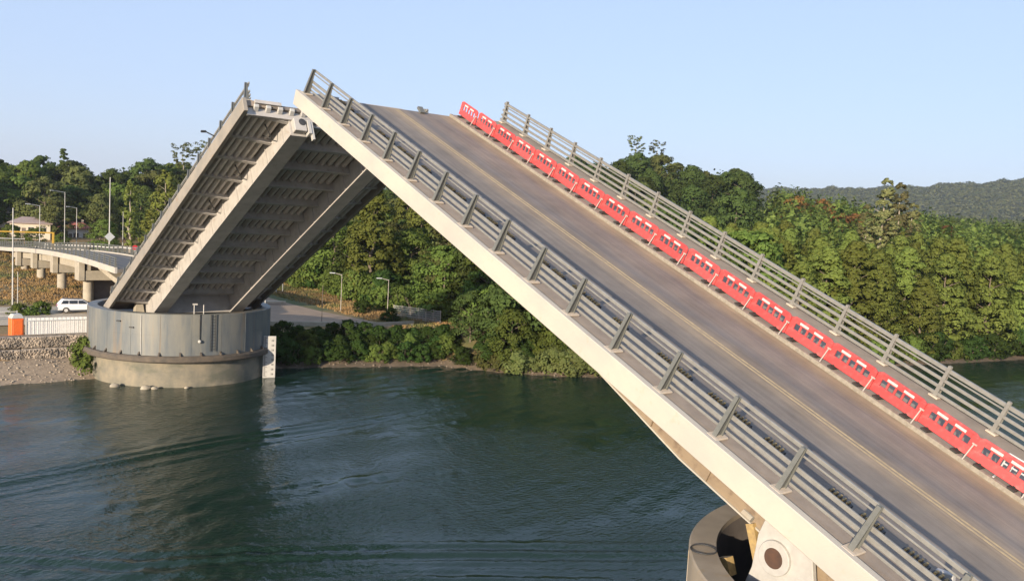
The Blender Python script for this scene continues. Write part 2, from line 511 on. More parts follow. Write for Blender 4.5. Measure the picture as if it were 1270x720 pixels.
def water_h(X, Y):
    z = np.zeros(X.shape)
    patch = .55 + .45 * np.tanh(1.4 * wob(X, Y, .11)) 
    for k, a, ph, am in WAVES:
        z += am * np.sin(k * (X * math.cos(a) + Y * math.sin(a)) + ph + .8 * np.sin(.13 * X + .21 * Y + ph))
    chop = np.exp(-(((X - 6) * .95 + (Y - 2.3) * -.3) / 6.0) ** 2 - (((X - 6) * .3 + (Y - 2.3) * .95) / 1.3) ** 2)
    z *= .72 * patch + 1.3 * chop
    for pts, amp, lam, wid in (([(-30, 9), (-13.3, 12.4), (-4.4, 14.4), (2.1, 15.6), (9.2, 16.2), (16, 17), (30, 20)], .10, 1.5, 1.5),
                               ([(-30, 6.5), (-13.3, 10.1), (-4, 12.3), (4, 13.9), (12, 14.8)], .055, 1.2, 1.2),
                               ([(-40, 9), (-15, .6), (-10, -3.6), (-5, -5.3), (2, -9.2), (15, -16.8), (30, -25)], .085, 1.3, 1.6),
                               ([(-40, 5), (-17, -3), (-10, -6.5), (0, -11.5), (13, -20)], .06, 1.2, 1.4)):
        s, t, L = polydist(X, Y, pts)
        env = np.exp(-(s / wid) ** 2) * np.sin(np.pi * np.clip(t / L, 0, 1)) ** .6
        z += amp * env * np.cos(2 * math.pi * s / lam + .5 * np.sin(t * .35))
    fade = sstep(-np.hypot(X - 20, Y), -170, -110)
    return z * fade
def watermat():
    m = bpy.data.materials.new('river_water')
    m.use_nodes = True
    nt = m.node_tree
    b = nt.nodes["Principled BSDF"]
    b.inputs["Base Color"].default_value = (.010, .027, .018, 1)
    b.inputs["Roughness"].default_value = .07
    b.inputs["IOR"].default_value = 1.333
    tc = nt.nodes.new("ShaderNodeTexCoord")
    def nz(sc, st, det):
        mp = nt.nodes.new("ShaderNodeMapping")
        mp.inputs["Scale"].default_value = st
        mp.inputs["Rotation"].default_value = (0, 0, R(-25))
        nt.links.new(tc.outputs["Object"], mp.inputs[0])
        n = nt.nodes.new("ShaderNodeTexNoise")
        n.inputs["Scale"].default_value = sc
        n.inputs["Detail"].default_value = det
        nt.links.new(mp.outputs[0], n.inputs[0])
        return n.outputs[0]
    a = nz(2.3, (1, 1.6, 1), 4)
    c = nz(.07, (1, 1.6, 1), 2)
    mr = nt.nodes.new("ShaderNodeMapRange")
    mr.inputs[1].default_value = .36; mr.inputs[2].default_value = .62
    mr.inputs[3].default_value = .18; mr.inputs[4].default_value = 1.15
    nt.links.new(c, mr.inputs[0])
    bp = nt.nodes.new("ShaderNodeBump")
    bp.inputs["Distance"].default_value = .11
    nt.links.new(mr.outputs[0], bp.inputs["Strength"])
    nt.links.new(a, bp.inputs["Height"])
    nt.links.new(bp.outputs[0], b.inputs["Normal"])
    return m
M['water'] = watermat()
tag(grid('river', wx, wy, water_h, M['water']), kind='structure')

# ------------------------------------------------------------------ bascule leaves
YH, YHN, ZH = 43.86, -34.86, 0
TIPZ = 24.07
TH1, TH2 = .40213, .45791
SHN = 34.86 / math.cos(TH1)                 # distance tip -> trunnion, near leaf
SHF = (43.86 - 9.005) / math.cos(TH2)
ZHN = TIPZ - SHN * math.sin(TH1)
ZHF = TIPZ + .253 - SHF * math.sin(TH2)
W = 14.2

def build_leaf(sig, sh, root, smax):
    """x across, s metres back from the tip, n above the deck; sig = +1 near leaf, -1 far leaf"""
    far = sig < 0
    def P(x, s, n): return (x, sig * (sh - s), n)
    def bx(mb, x0, x1, s0, s1, n0, n1, n0b=None, n1b=None):
        n0b = n0 if n0b is None else n0b
        n1b = n1 if n1b is None else n1b
        return mb.hexa([P(x0, s0, n0), P(x1, s0, n0), P(x1, s1, n0b), P(x0, s1, n0b), P(x0, s0, n1), P(x1, s0, n1), P(x1, s1, n1b), P(x0, s1, n1b)])
    q = -.16 if far else 0                    # the far leaf's edge beam sits a little lower
    # road slab, sidewalks, kerbs, paint
    bx(MB(), 1.62, 10.06, -.25, smax, -.42, -.15).build('roadway', M['asphalt'], root)
    m = MB(); bx(m, -.18, 1.60, -.22, smax, -.42, -.01); m.build('sidewalk', M['sidewalk'], root)
    m = MB(); bx(m, 10.08, W + .18, -.22, smax, -.42, -.01); m.build('sidewalk', M['sidewalk'], root)
    m = MB(); bx(m, 1.60, 1.78, -.24, smax, -.30, .02); m.build('kerb', M['concrete'], root)
    m = MB(); bx(m, 10.0, 10.17, -.24, smax, -.30, .02); m.build('kerb', M['white_line'], root)
    m = MB()
    for x in (5.84, 6.06):
        bx(m, x, x + .10, -.2, smax, -.146, -.142)
    m.build('centre_line', M['yellow_line'], root)
    # edge beams with a slight taper of profile
    for x0, x1 in ((-.46, -.18), (W + .18, W + .46)):
        m = MB()
        bx(m, x0, x1, -.45, smax, -.80 + q, .06 + q * .4)
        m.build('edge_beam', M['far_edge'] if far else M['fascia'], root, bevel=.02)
    # box girders, deeper towards the pier
    DS, DN = ((0.15, 12, 24, 30, 37.5), (-2.0, -2.1, -2.6, -3.2, -3.25)) if not far else ((0.15, 12, 24, 30, 37.5), (-2.0, -2.15, -2.3, -2.45, -2.6))
    for x0, x1 in ((2.8, 3.9), (10.3, 11.4)):
        m = MB(); mf = MB()
        for j in range(4):
            bx(m, x0, x1, DS[j], DS[j + 1], DN[j], -.44, DN[j + 1], -.44)
            bx(mf, x0 - .07, x1 + .07, DS[j], DS[j + 1], DN[j] - .06, DN[j] - .002, DN[j + 1] - .06, DN[j + 1] - .002)
        g = m.build('box_girder', M['steel'] if far else M['shaded_steel'], root)
        mf.build('bottom_flange', M['steel'] if far else M['fascia'], g)
        for k in range(12):
            s = 1.3 + 3 * k
            dd = float(np.interp(s, DS, DN))
            for xw in (x0 - .09, x1 + .01):
                m = MB(); bx(m, xw, xw + .08, s - .02, s + .02, dd + .02, -.9); m.build('stiffener', M['steel'] if far else M['shaded_steel'], g)
    # cross beams, tapered on the cantilevers
    ncb = 13
    for k in range(ncb):
        s = .35 + 2.95 * k
        if s > 36.5: break
        m = MB()
        for a, b_, da, db in ((-.16, 2.78, -.66, -1.02), (3.92, 10.28, -1.2, -1.2), (11.42, W + .16, -1.02, -.66)):
            m.hexa([P(a, s - .03, da), P(b_, s - .03, db), P(b_, s + .03, db), P(a, s + .03, da), P(a, s - .03, -.43), P(b_, s - .03, -.43), P(b_, s + .03, -.43), P(a, s + .03, -.43)])
            m.hexa([P(a, s - .15, da - .04), P(b_, s - .15, db - .04), P(b_, s + .15, db - .04), P(a, s + .15, da - .04), P(a, s - .15, da), P(b_, s - .15, db), P(b_, s + .15, db), P(a, s + .15, da)])
        m.build('cross_beam', M['steel'], root)
    # longitudinal trough ribs
    m = MB()
    xsr = [.35, .86, 1.37, 1.88, 2.39] + [4.35 + .61 * i for i in range(10)] + [W - .35 - .51 * i for i in range(5)]
    for x in xsr:
        m.hexa([P(x - .09, .4, -.70), P(x + .09, .4, -.70), P(x + .09, 36, -.70), P(x - .09, 36, -.70), P(x - .18, .4, -.43), P(x + .18, .4, -.43), P(x + .18, 36, -.43), P(x - .18, 36, -.43)])
    m.build('trough_ribs', M['rib'], root)
    # diagonal braces under the cantilever
    for xa, xb in ((.9, 2.3), (W - .9, W - 2.3)):
        for k in (0, 2, 4, 6, 8, 10):
            s = .35 + 2.95 * k + 1.5
            m = MB()
            m.bar(P(xa + .5 * (xb - xa), s - .6, -.75), P(xb, s + .2, -1.35), .07, .07)
            m.bar(P(xa + .8 * (xb - xa), s + .9, -.75), P(xb, s + .2, -1.35), .07, .07)
            m.build('brace', M['dark_steel'], root)
    # rear diaphragm between the girders
    m = MB(); bx(m, 3.92, 10.28, 34.4, 34.6, -2.55, -.44); m.build('diaphragm', M['steel'], root)
    # tip: end beam, finger joint brackets, lock
    m = MB(); bx(m, -.1, W + .1, -.05, .12, -.98, -.44); m.build('end_beam', M['steel'], root)
    for i in range(17):
        x = .5 + .82 * i
        m = MB(); bx(m, x - .16, x + .16, -.36, -.06, -.52, -.30, -.70, -.30); m.build('finger_bracket', M['white'], root, bevel=.02)
    m = MB(); bx(m, .4, 2.2, -.42, -.27, -.26, -.02); bx(m, 3.5, 6.6, -.40, -.27, -.28, -.16); m.build('joint_plate', M['steel'], root)
    for x0 in ((2.8, 10.3) if far else (10.3,)):
        m = MB()
        bx(m, x0 + .12, x0 + .98, -.35, .12, -1.9, -1.0)
        h = m.build('lock_housing', M['steel'], root, bevel=.03)
        m = MB(); m.tube(P(x0 + .72, -.36, -1.25), P(x0 + .72, -.30, -1.25), .26, n=16); m.build('lock_hole', M['dark_steel'], h)
        m = MB(); bx(m, x0 + 1.05, x0 + 1.25, -.45, .05, -2.1, -1.1); bx(m, x0 + 1.28, x0 + 1.42, -.4, -.1, -2.5, -1.2); m.build('lock_bolt', M['white'], root)
    # railings
    LRAIL = ((1.36, .13, .09, .30), (1.17, .06, .06, .27), (.74, .145, .08, .25), (.47, .145, .08, .25), (.23, .09, .06, .25))
    nposts = int((smax - .2) / 2.5) + 1
    rl = empty('railing'); rl.parent = root
    rr = empty('railing'); rr.parent = root
    m1 = MB(); m1b = MB()
    m2 = MB()
    for (n, h, t, xo) in LRAIL:
        a, b_ = P(xo, -.15, n), P(xo, smax, n)
        bx(m1, xo - t / 2, xo + t / 2, -.18, smax, n - h / 2, n + h / 2)
    for (n, h, t, xo) in ((1.24, .16, .14, -.10), (1.05, .06, .08, -.1), (.80, .13, .10, -.12), (.48, .13, .10, -.12), (.18, .13, .10, -.12)):
        bx(m2, W + xo - t / 2, W + xo + t / 2, -.28, smax, n - h / 2, n + h / 2)
    m1.build('rails', M['rail'], rl, bevel=.015)
    m2.build('rails', M['rail'], rr, bevel=.015)
    def post_mesh(side):
        m = MB()
        x = 0.0
        # a web and two flanges: tapered H-post leaning inwards
        for w0, w1, y0, y1, in ((.32, .12, -.025, .025),):
            m.hexa([(x - w0 / 2, y0, .06), (x + w0 / 2, y0, .06), (x + w0 / 2, y1, .06), (x - w0 / 2, y1, .06),
                    (x + .16 * side - w1 / 2, y0, 1.45), (x + .16 * side + w1 / 2, y0, 1.45), (x + .16 * side + w1 / 2, y1, 1.45), (x + .16 * side - w1 / 2, y1, 1.45)])
        for sgn in (-1, 1):
            a0, a1 = sgn * .16, sgn * .06
            m.hexa([(a0 - .015, -.08, .06), (a0 + .015, -.08, .06), (a0 + .015, .08, .06), (a0 - .015, .08, .06),
                    (.16 * side + a1 - .015, -.065, 1.46), (.16 * side + a1 + .015, -.065, 1.46), (.16 * side + a1 + .015, .065, 1.46), (.16 * side + a1 - .015, .065, 1.46)])
        return m
    for side, rroot, x in ((1, rl, 0.0), (-1, rr, W)):
        p0 = post_mesh(side).build('post', M['post'] if side > 0 else M['rail'], rroot)
        b0 = MB().box(-.30, .34, -.21, .21, -.005, .07).build('plinth', M['plinth'], rroot, bevel=.02)
        for k in range(nposts):
            pp = p0 if k == 0 else p0.copy()
            bb = b0 if k == 0 else b0.copy()
            for ob in (pp, bb):
                if k: COL.objects.link(ob); ob.parent = rroot
                ob.location = P(x, .02 + 2.5 * k, 0)
    # drainage grates set in the kerb
    if not far:
        for k in range(nposts):
            for off in (.55, 1.55):
                s = 2.5 * k + off + .12 * math.sin(3.1 * k + off)
                if s > smax - 1 or (off > 1 and k % 3 == 1): continue
                m = MB(); mb2 = MB()
                bx(m, 1.72, 1.92, s - .05, s + .75, -.12, .07)
                for j in range(5):
                    bx(mb2, 1.70, 1.90, s + .02 + .145 * j, s + .08 + .145 * j, -.1, .135)
                gr = m.build('drain_slot', M['dark_steel'], root)
                mb2.build('grate_bars', M['grate'], gr)
    return P

near = empty('drawbridge_leaf', (0, YHN, ZHN), (TH1, 0, 0))
tag(near, 'raised drawbridge leaf in the foreground seen from above, asphalt roadway lined with red barriers', 'drawbridge', 'raised leaves of the drawbridge')
PN = build_leaf(1, SHN, near, 44)
far = empty('drawbridge_leaf', (0, YH, ZHF), (-TH2, 0, 0))
tag(far, 'farther raised drawbridge leaf showing its ribbed steel underside above the grey round pier', 'drawbridge', 'raised leaves of the drawbridge')
PF = build_leaf(-1, SHF, far, 39)
m = MB(); m.bar(PN(7.75, .15, -.10), PN(7.75, -.35, .10), .34, .16); m.build('tip_bracket', M['post'], near)
m = MB()
m.bar(PF(-.2, 5.6, .5), PF(-.85, 5.5, .75), .06, .06); m.bar(PF(-.8, 5.5, .75), PF(-1.15, 5.5, .72), .16, .10)
m.build('navigation_lamp', M['dark_steel'], far)
m = MB(); m.tube(PN(-.5, 34.6, -1.05), PN(-.5, 34.95, -1.05), .10); m.build('conduit_clip', M['concrete'], near)

bpy.context.view_layer.update()

# ------------------------------------------------------------------ red barriers on the near leaf
def make_barrier():
    root = empty('plastic_barrier')
    L, H = 2.20, 1.0
    m = MB()
    x0, x1 = -L / 2 + .03, L / 2 - .03
    # lower solid panel (slightly thicker at the foot), window mullions, top rail, ends
    m.hexa([(x0, -.07, .12), (x1, -.07, .12), (x1, .07, .12), (x0, .07, .12), (x0, -.045, .47), (x1, -.045, .47), (x1, .045, .47), (x0, .045, .47)])
    nW = 5
    xa, xb = x0 + .22, x1 - .22
    wv = (xb - xa) / nW
    m.box(x0, xa + .04, -.045, .045, .47, .92)
    m.box(xb - .04, x1, -.045, .045, .47, .92)
    for k in range(1, nW):
        m.box(xa + wv * k - .045, xa + wv * k + .045, -.04, .04, .47, .74)
    m.box(xa + .04, xb - .04, -.045, .045, .74, .92)
    m.hexa([(x0 + .02, -.045, .92), (x1 - .02, -.045, .92), (x1 - .02, .045, .92), (x0 + .02, .045, .92), (x0 + .16, -.035, 1.0), (x1 - .16, -.035, 1.0), (x1 - .16, .035, 1.0), (x0 + .16, .035, 1.0)])
    b = m.build('body', M['red'], root, bevel=.012)
    for xs_ in (-.66, .08):
        MB().box(xs_ + .06, xs_ + .50, -.052, .052, .79, .89).build('reflective_strip', M['strip'], b)
    for s in (-.62, .62):
        m = MB(); m.box(s - .13, s + .13, -.30, .30, 0.0, .10); m.box(s - .05, s + .05, -.08, .08, .10, .16); m.build('foot', M['rubber'], root, bevel=.015)
    m = MB(); m.bar((L / 2 - .08, -.08, .62), (L / 2 - .08, -.28, .0), .04, .035); m.bar((L / 2 - .15, -.06, .64), (L / 2 + .02, -.06, .64), .05, .05); m.build('brace_bar', M['strut'], root)
    return root
ORD = ['first', 'second', 'third', 'fourth', 'fifth', 'sixth', 'seventh', 'eighth', 'ninth', 'tenth', 'eleventh', 'twelfth', 'thirteenth', 'fourteenth', 'fifteenth', 'sixteenth', 'seventeenth', 'eighteenth', 'nineteenth']
Lmat = Matrix.LocRotScale(Vector((0, YHN, ZHN)), Matrix.Rotation(TH1, 3, 'X'), None)
bar0 = make_barrier()
NB = 18
for k in range(NB):
    o = bar0 if k == 0 else copy_tree(bar0)
    s = .86 + 2.12 * k
    x = 10.64 - .008 * s + random.uniform(-.04, .04)
    loc = Lmat @ Vector(PN(x, s, -.008))
    rz = R(-92.5 + random.uniform(-2.0, 2.0) + (4 if k == NB - 1 else 0))
    o.matrix_world = Matrix.Translation(loc) @ (Matrix.Rotation(TH1, 4, 'X') @ Matrix.Rotation(rz, 4, 'Z'))
    w = 'red plastic barrier at the very tip of the raised leaf' if k == 0 else ('lowest red plastic barrier, cut by the right edge of the photo' if k == NB - 1 else ORD[k] + ' red plastic barrier down from the raised tip')
    tag(o, w, 'barrier', 'red plastic barriers along the sidewalk kerb')
# folding steel barricade by the lowest barrier
o = empty('steel_barricade'); o.matrix_world = Matrix.Translation(Lmat @ Vector(PN(10.55, 37.4, .0))) @ Matrix.Rotation(TH1, 4, 'X') @ Matrix.Rotation(R(-82), 4, 'Z')
m = MB()
for a, b_ in (((-.6, 0, .02), (-.6, 0, .95)), ((.6, 0, .02), (.6, 0, .95)), ((-.6, 0, .95), (.6, 0, .95)), ((-.6, 0, .2), (.6, 0, .2)), ((-.6, 0, .55), (.6, 0, .55))):
    m.tube(a, b_, .03, n=8)
m.build('frame', M['sign_back'], o)
m = MB()
for xx in (-.3, 0, .3): m.tube((xx, 0, .2), (xx, 0, .95), .015, n=6)
m.build('bars', M['sign_back'], o)
for xx in (-.6, .6):
    MB().box(xx - .03, xx + .03, -.3, .3, 0, .05).build('foot', M['sign_back'], o)
tag(o, 'small grey steel barricade standing beside the lowest red barrier', 'barricade')

# ------------------------------------------------------------------ piers
def make_pier(y, shell='shell'):
    root = empty('bridge_pier', (7.1, y, 0))
    r, t = 8.85, .9
    MB().lathe([(r, 3.1), (r, 7.02), (r - .06, 7.08), (r - t, 7.08), (r - t, .6)], 128).build('shell', M[shell], root, smooth=True)
    MB().lathe([(r - t - .01, 6.9), (r - t - .01, .5), (0.01, .5)], 96).build('pit', M['inner'], root, smooth=True)
    MB().lathe([(8.45, -3), (8.45, 2.75), (8.3, 2.8)], 128).build('base_drum', M['stained'], root, smooth=True)
    MB().lathe([(8.3, 2.5), (9.25, 2.5), (9.34, 2.6), (9.34, 2.95), (9.2, 3.1), (8.7, 3.1)], 128).build('fender_ring', M['ledge'], root, smooth=True)
    for k in range(30):
        a = 2 * math.pi * k / 30
        m = MB()
        ca, sa = math.cos(a), math.sin(a)
        tn = Vector((-sa, ca, 0)) * .07
        rd = Vector((ca, sa, 0))
        p = [rd * 8.87, rd * 9.2, rd * 8.87]
        vs = [rd * 8.87 + tn + Vector((0, 0, 3.102)), rd * 9.2 + tn + Vector((0, 0, 3.102)), rd * 8.87 + tn + Vector((0, 0, 3.45)),
              rd * 8.87 - tn + Vector((0, 0, 3.102)), rd * 9.2 - tn + Vector((0, 0, 3.102)), rd * 8.87 - tn + Vector((0, 0, 3.45))]
        m.add(vs, [(0, 1, 2), (3, 5, 4), (0, 3, 4, 1), (1, 4, 5, 2), (2, 5, 3, 0)])
        m.build('ring_bracket', M['ledge'], root)
    MB().lathe([(r - .02, 5.02), (r + .014, 5.03), (r + .014, 5.06), (r - .02, 5.07)], 96, closed=True).build('plate_seam', M[shell], root)
    for k in range(20):
        a = 2 * math.pi * (k + .35) / 20
        MB().bar((math.cos(a) * r, math.sin(a) * r, 3.12), (math.cos(a) * r, math.sin(a) * r, 7.0), .03, .026).build('plate_seam', M[shell], root)
    # trunnion bearings, a plate with a round hub on each girder line
    for x in (-4.5 - .9, -3.1, 3.1, 4.5 + .9):
        m = MB(); m.hexa([(x - .12, -1.9, .6), (x + .12, -1.9, .6), (x + .12, 1.9, .6), (x - .12, 1.9, .6), (x - .12, -.8, 6.4), (x + .12, -.8, 6.4), (x + .12, .8, 6.4), (x - .12, .8, 6.4)])
        m.build('bearing_plate', M['white'], root, bevel=.02)
    return root
pf = make_pier(43.86)
tag(pf, 'blue grey round pier with rust stains carrying the farther raised leaf', 'bridge pier', 'round piers of the drawbridge')
pn = make_pier(-34.86, 'tan_shell')
tag(pn, 'beige rimmed round pier below the foreground leaf at the bottom of the photo', 'bridge pier', 'round piers of the drawbridge')
# fittings on the far pier facing the camera
def on_drum(deg, r, z): return (r * math.cos(R(deg)), r * math.sin(R(deg)), z)
m = MB(); m.tube(on_drum(-97, 8.92, 4.6), on_drum(-97, 8.92, 7.1), .045)
m.build('cable_pipe', M['dark_steel'], pf)
MB().sphere(on_drum(-97, 8.97, 4.5), .17).build('pipe_lamp', M['white'], pf)
m = MB()
for dg in (-90.5, -87.5): m.bar(on_drum(dg, 8.95, 3.5), on_drum(dg, 8.95, 7.1), .05, .05)
for k in range(12): m.bar(on_drum(-90.5, 8.95, 3.7 + .29 * k), on_drum(-87.5, 8.95, 3.7 + .29 * k), .04, .04)
m.build('ladder', M['dark_steel'], pf)
m = MB()
for dg, h in ((-100, 1.0), (-94, .9)):
    m.tube(on_drum(dg, 8.3, 7.05), on_drum(dg, 8.3, 7.05 + h), .05)
m.bar(on_drum(-101, 8.3, 8.0), on_drum(-98, 8.3, 8.0), .15, .15)
m.build('guard_post', M['white'], pf)
for dg, z in ((-146, 6.2), (-137, 5.7)):
    m = MB(); c0 = Vector(on_drum(dg, 8.85, z)); m.bar(c0, c0 * 1.0 + Vector((c0.x, c0.y, 0)).normalized() * .12, .45, .12)
    m.build('wall_anchor', M['dark_steel'], pf)
m = MB(); m.tube(on_drum(-131, 8.89, 3.2), on_drum(-131, 8.89, 6.9), .035); m.build('conduit', M['white'], pf)
MB().box(-.9, 1.0, -2.9, -2.5, 6.3, 7.55).build('control_box', M['concrete'], pf)
MB().box(-7.2, 7.2, -1.2, 1.2, 5.6, 6.5).build('machinery_beam', M['dark_steel'], pf)
for x in (-4.9, 4.9): MB().hexa([(x - .55, -3.0, 5.4), (x + .55, -3.0, 5.4), (x + .55, -1.6, 5.4), (x - .55, -1.6, 5.4), (x - .3, -2.6, 7.6), (x + .3, -2.6, 7.6), (x + .3, -2.0, 7.6), (x - .3, -2.0, 7.6)]).build('bearing_block', M['concrete'], pf)
# near pier machinery seen under the edge beam
def hub(y, z, x, mm, nm, rad, parent, th=.3):
    return MB().tube((x - th / 2, y, z), (x + th / 2, y, z), rad, n=40).build(nm, mm, parent, bevel=.02)
yo, zo, x = 3.95, 7.45, -4.85
def plate(prof, x, th, name, m_):
    n_ = len(prof)
    vs = [(x - th / 2, yo + a, zo + b) for a, b in prof] + [(x + th / 2, yo + a, zo + b) for a, b in prof]
    return MB().add(vs, [tuple(range(n_))[::-1], tuple(range(n_, 2 * n_))] + [(i, (i + 1) % n_, n_ + (i + 1) % n_, n_ + i) for i in range(n_)]).build(name, m_, pn, bevel=.02)
plate([(-1.7, -6.5), (2.1, -6.5), (1.5, -2.4), (.85, -.6), (.7, .55), (.4, 1.3), (-.6, 1.4), (-1.2, .7), (-1.45, -1.0)], x, .2, 'trunnion_plate', M['white'])
plate([(-5.2, -6.5), (-2.0, -6.5), (-1.85, -1.3), (-2.6, -.6), (-1.7, .6), (-1.5, 1.3), (-5.2, 1.3)], x + .25, .2, 'side_plate', M['white'])
hub(yo, zo, x - .16, M['white'], 'trunnion_ring', .56, pn, .14)
hub(yo, zo, x - .22, M['rust_dark'], 'trunnion_bore', .33, pn, .06)
m = MB(); m.bar((-4.3, 5.35, 8.0), (-4.3, 4.75, 6.3), .30, .30); m.build('ochre_strut', M['amber'], pn)
m = MB(); m.bar((x - .3, yo + 1.55, zo - 1.1), (x - .3, yo + 1.75, zo - .55), .35, .4); m.build('lock_block', M['amber'], pn)
m = MB(); m.tube((x - .2, yo + 1.7, zo - .6), (x - .5, yo + 2.3, zo - .75), .04); m.build('lock_pin', M['white'], pn)
m = MB(); m.box(x - .6, x + 3, yo - 1.2, yo - .2, 1.0, zo - 1.35); m.build('machine_frame', M['concrete'], pn)
# mooring ring painted on the rim of the near pier: a loop of steel rod
m = MB()
for i in range(20):
    a, b_ = 2 * math.pi * i / 20, 2 * math.pi * (i + 1) / 20
    c0 = Vector(on_drum(133, 8.4, 7.12))
    m.tube(c0 + Vector((.42 * math.cos(a), .42 * math.sin(a), 0)), c0 + Vector((.42 * math.cos(b_), .42 * math.sin(b_), 0)), .022, n=6)
m.build('mooring_ring', M['dark_steel'], pn)

# water level board beside the far pier
g = empty('water_level_board', (14.0, 37.4, 0), (0, 0, R(-20)))
tag(g, 'white water level board with black gauge marks fixed to the right side of the far round pier', 'gauge board')
MB().box(-.62, .62, -.06, .06, -.1, 4.35).build('board', M['white'], g, bevel=.01)
m = MB()
for k in range(42):
    z = .12 + k * .1
    m.box(-.56, -.56 + (.34 if k % 5 == 0 else .18), -.068, -.0605, z, z + .045)
for k in range(8):
    z = .30 + k * .5
    m.box(.18, .42, -.068, -.0605, z, z + .05); m.box(.18, .42, -.068, -.0605, z + .11, z + .16); m.box(.36, .42, -.068, -.0605, z + .05, z + .11)
m.build('gauge_marks', M['dark_steel'], g)
m = MB()
m.bar((-.5, .08, 4.1), (-2.6, .9, 4.05), .10, .12); m.bar((-.5, .08, 3.9), (-2.3, .9, 2.9), .10, .10); m.bar((-.5, .08, 2.5), (-2.2, .8, 2.45), .10, .12)
m.build('bracket', M['white'], g)

# ------------------------------------------------------------------ approach viaduct beyond the far pier
ap = empty('approach_viaduct', (3.3, 56, 0))
tag(ap, 'low concrete approach viaduct with grey railing running inland behind the far pier', 'viaduct')
PY = [-1.5, 0, 10, 18, 30, 43, 58, 75, 90, 110]
PZ = [10.0, 10.0, 10.05, 10.0, 9.75, 9.35, 8.7, 7.8, 7.1, 6.5]
def apz(y): return float(np.interp(y, PY, PZ))
yy = np.linspace(-1.5, 108, 74)
def strip(x0, x1, n0, n1, name, m_, y0=-1.5, y1=108):
    m = MB(); ys_ = [y for y in yy if y0 <= y <= y1]
    for a, b_ in zip(ys_[:-1], ys_[1:]):
        m.hexa([(x0, a, apz(a) + n0), (x1, a, apz(a) + n0), (x1, b_, apz(b_) + n0), (x0, b_, apz(b_) + n0), (x0, a, apz(a) + n1), (x1, a, apz(a) + n1), (x1, b_, apz(b_) + n1), (x0, b_, apz(b_) + n1)])
    bmx = bmesh.new()
    o = m.build(name, m_, ap)
    return o
strip(.02, 7.8, -.5, -.12, 'deck', M['road'])
strip(-.25, .0, -.62, .06, 'parapet_beam', M['fascia'])
strip(7.82, 8.1, -.62, .06, 'parapet_beam', M['fascia'])
for x in (.9, 2.9, 4.9, 6.9):
    strip(x - .25, x + .25, -1.7, -.52, 'girder', M['concrete'], 16.5, 75)
for x, xr in ((0.0, -.12), (7.8, 7.96)):
    rw = empty('railing'); rw.parent = ap
    m = MB()
    for h in (.3, .55, .8, 1.08):
        for a, b_ in zip(yy[:-1:1], yy[1::1]):
            m.bar((xr + .02, a, apz(a) + h), (xr + .02, b_, apz(b_) + h), .07, .11 if h > 1 else .08)
    m.build('rails', M['post'], rw)
    p0 = None
    for k in range(44):
        y = -1.2 + 2.5 * k
        if p0 is None:
            p0 = MB().hexa([(-.14, -.06, 0), (.14, -.06, 0), (.14, .06, 0), (-.14, .06, 0), (-.06, -.06, 1.15), (.06, -.06, 1.15), (.06, .06, 1.15), (-.06, .06, 1.15)]).build('post', M['post'], rw)
            pp = p0
        else:
            pp = p0.copy(); COL.objects.link(pp); pp.parent = rw
        pp.location = (xr - .02, y, apz(y) + .05)
# abutment slab sloping towards the pier
m = MB(); m.hexa([(1.5, -3.5, 6.6), (7.8, -3.5, 6.6), (7.8, 14, 8.7), (1.5, 14, 8.7), (1.5, -3.5, 7.4), (7.8, -3.5, 7.4), (7.8, 14, 9.2), (1.5, 14, 9.2)]); m.build('sloping_soffit', M['concrete'], ap)
for k, (y, w0) in enumerate(((17.5, 1.1), (34, .8), (50, .8), (65, .7))):
    zt = apz(y) - 1.72
    gz = gh(7, 56 + y) - .6
    cb = zt - 1.25
    m = MB(); m.box(-.1, 7.9, y - w0, y + w0, cb, zt); m.box(-.28, .42, y - w0 - .1, y + w0 + .1, cb - .05, apz(y) - .66)
    hd = m.build('crosshead', M['concrete'], ap, bevel=.03)
    for x in (1.1, 6.7):
        MB().tube((x, y, gz), (x, y, cb + .02), .62, n=24).build('column', M['concrete'], ap, smooth=True)
MB().box(1.2, 7.9, 18.3, 18.7, 3.5, 6.9).build('back_wall', M['inner'], ap)

# road continuing inland on the ground
tag(sheet('road', [(3.2, 163), (11.2, 163), (11.5, 200), (4, 262), (-60, 330), (-66, 322), (-6, 255), (2.6, 200)], M['road'], .18, 6), kind='structure')

# yellow height gantry
g = empty('height_gantry', (4.9, 97, apz(41)))
tag(g, 'yellow height limit gantry standing over the approach road at the left edge', 'gantry')
m = MB(); m.bar((-.25, 0, -.2), (-.25, 0, 2.9), .28, .28); m.bar((7.4, 0, -.2), (7.4, 0, 2.9), .28, .28)
g.location = (-3.2, 99, apz(43))
m = MB(); m.bar((8.0, 0, -.05), (8.0, 0, 2.7), .26, .26); m.build('post', M['yellow'], g)
m = MB(); m.bar((-.4, 0, -3.5), (-.4, 0, 2.7), .26, .26); m.build('post', M['yellow'], g)
m = MB(); m.bar((-.6, 0, 2.6), (8.1, 0, 2.6), .18, .2); m.build('beam', M['yellow'], g)
m = MB(); m.bar((-.4, 0, 1.6), (4.2, 0, 1.55), .10, .12); m.build('lower_rail', M['white'], g)

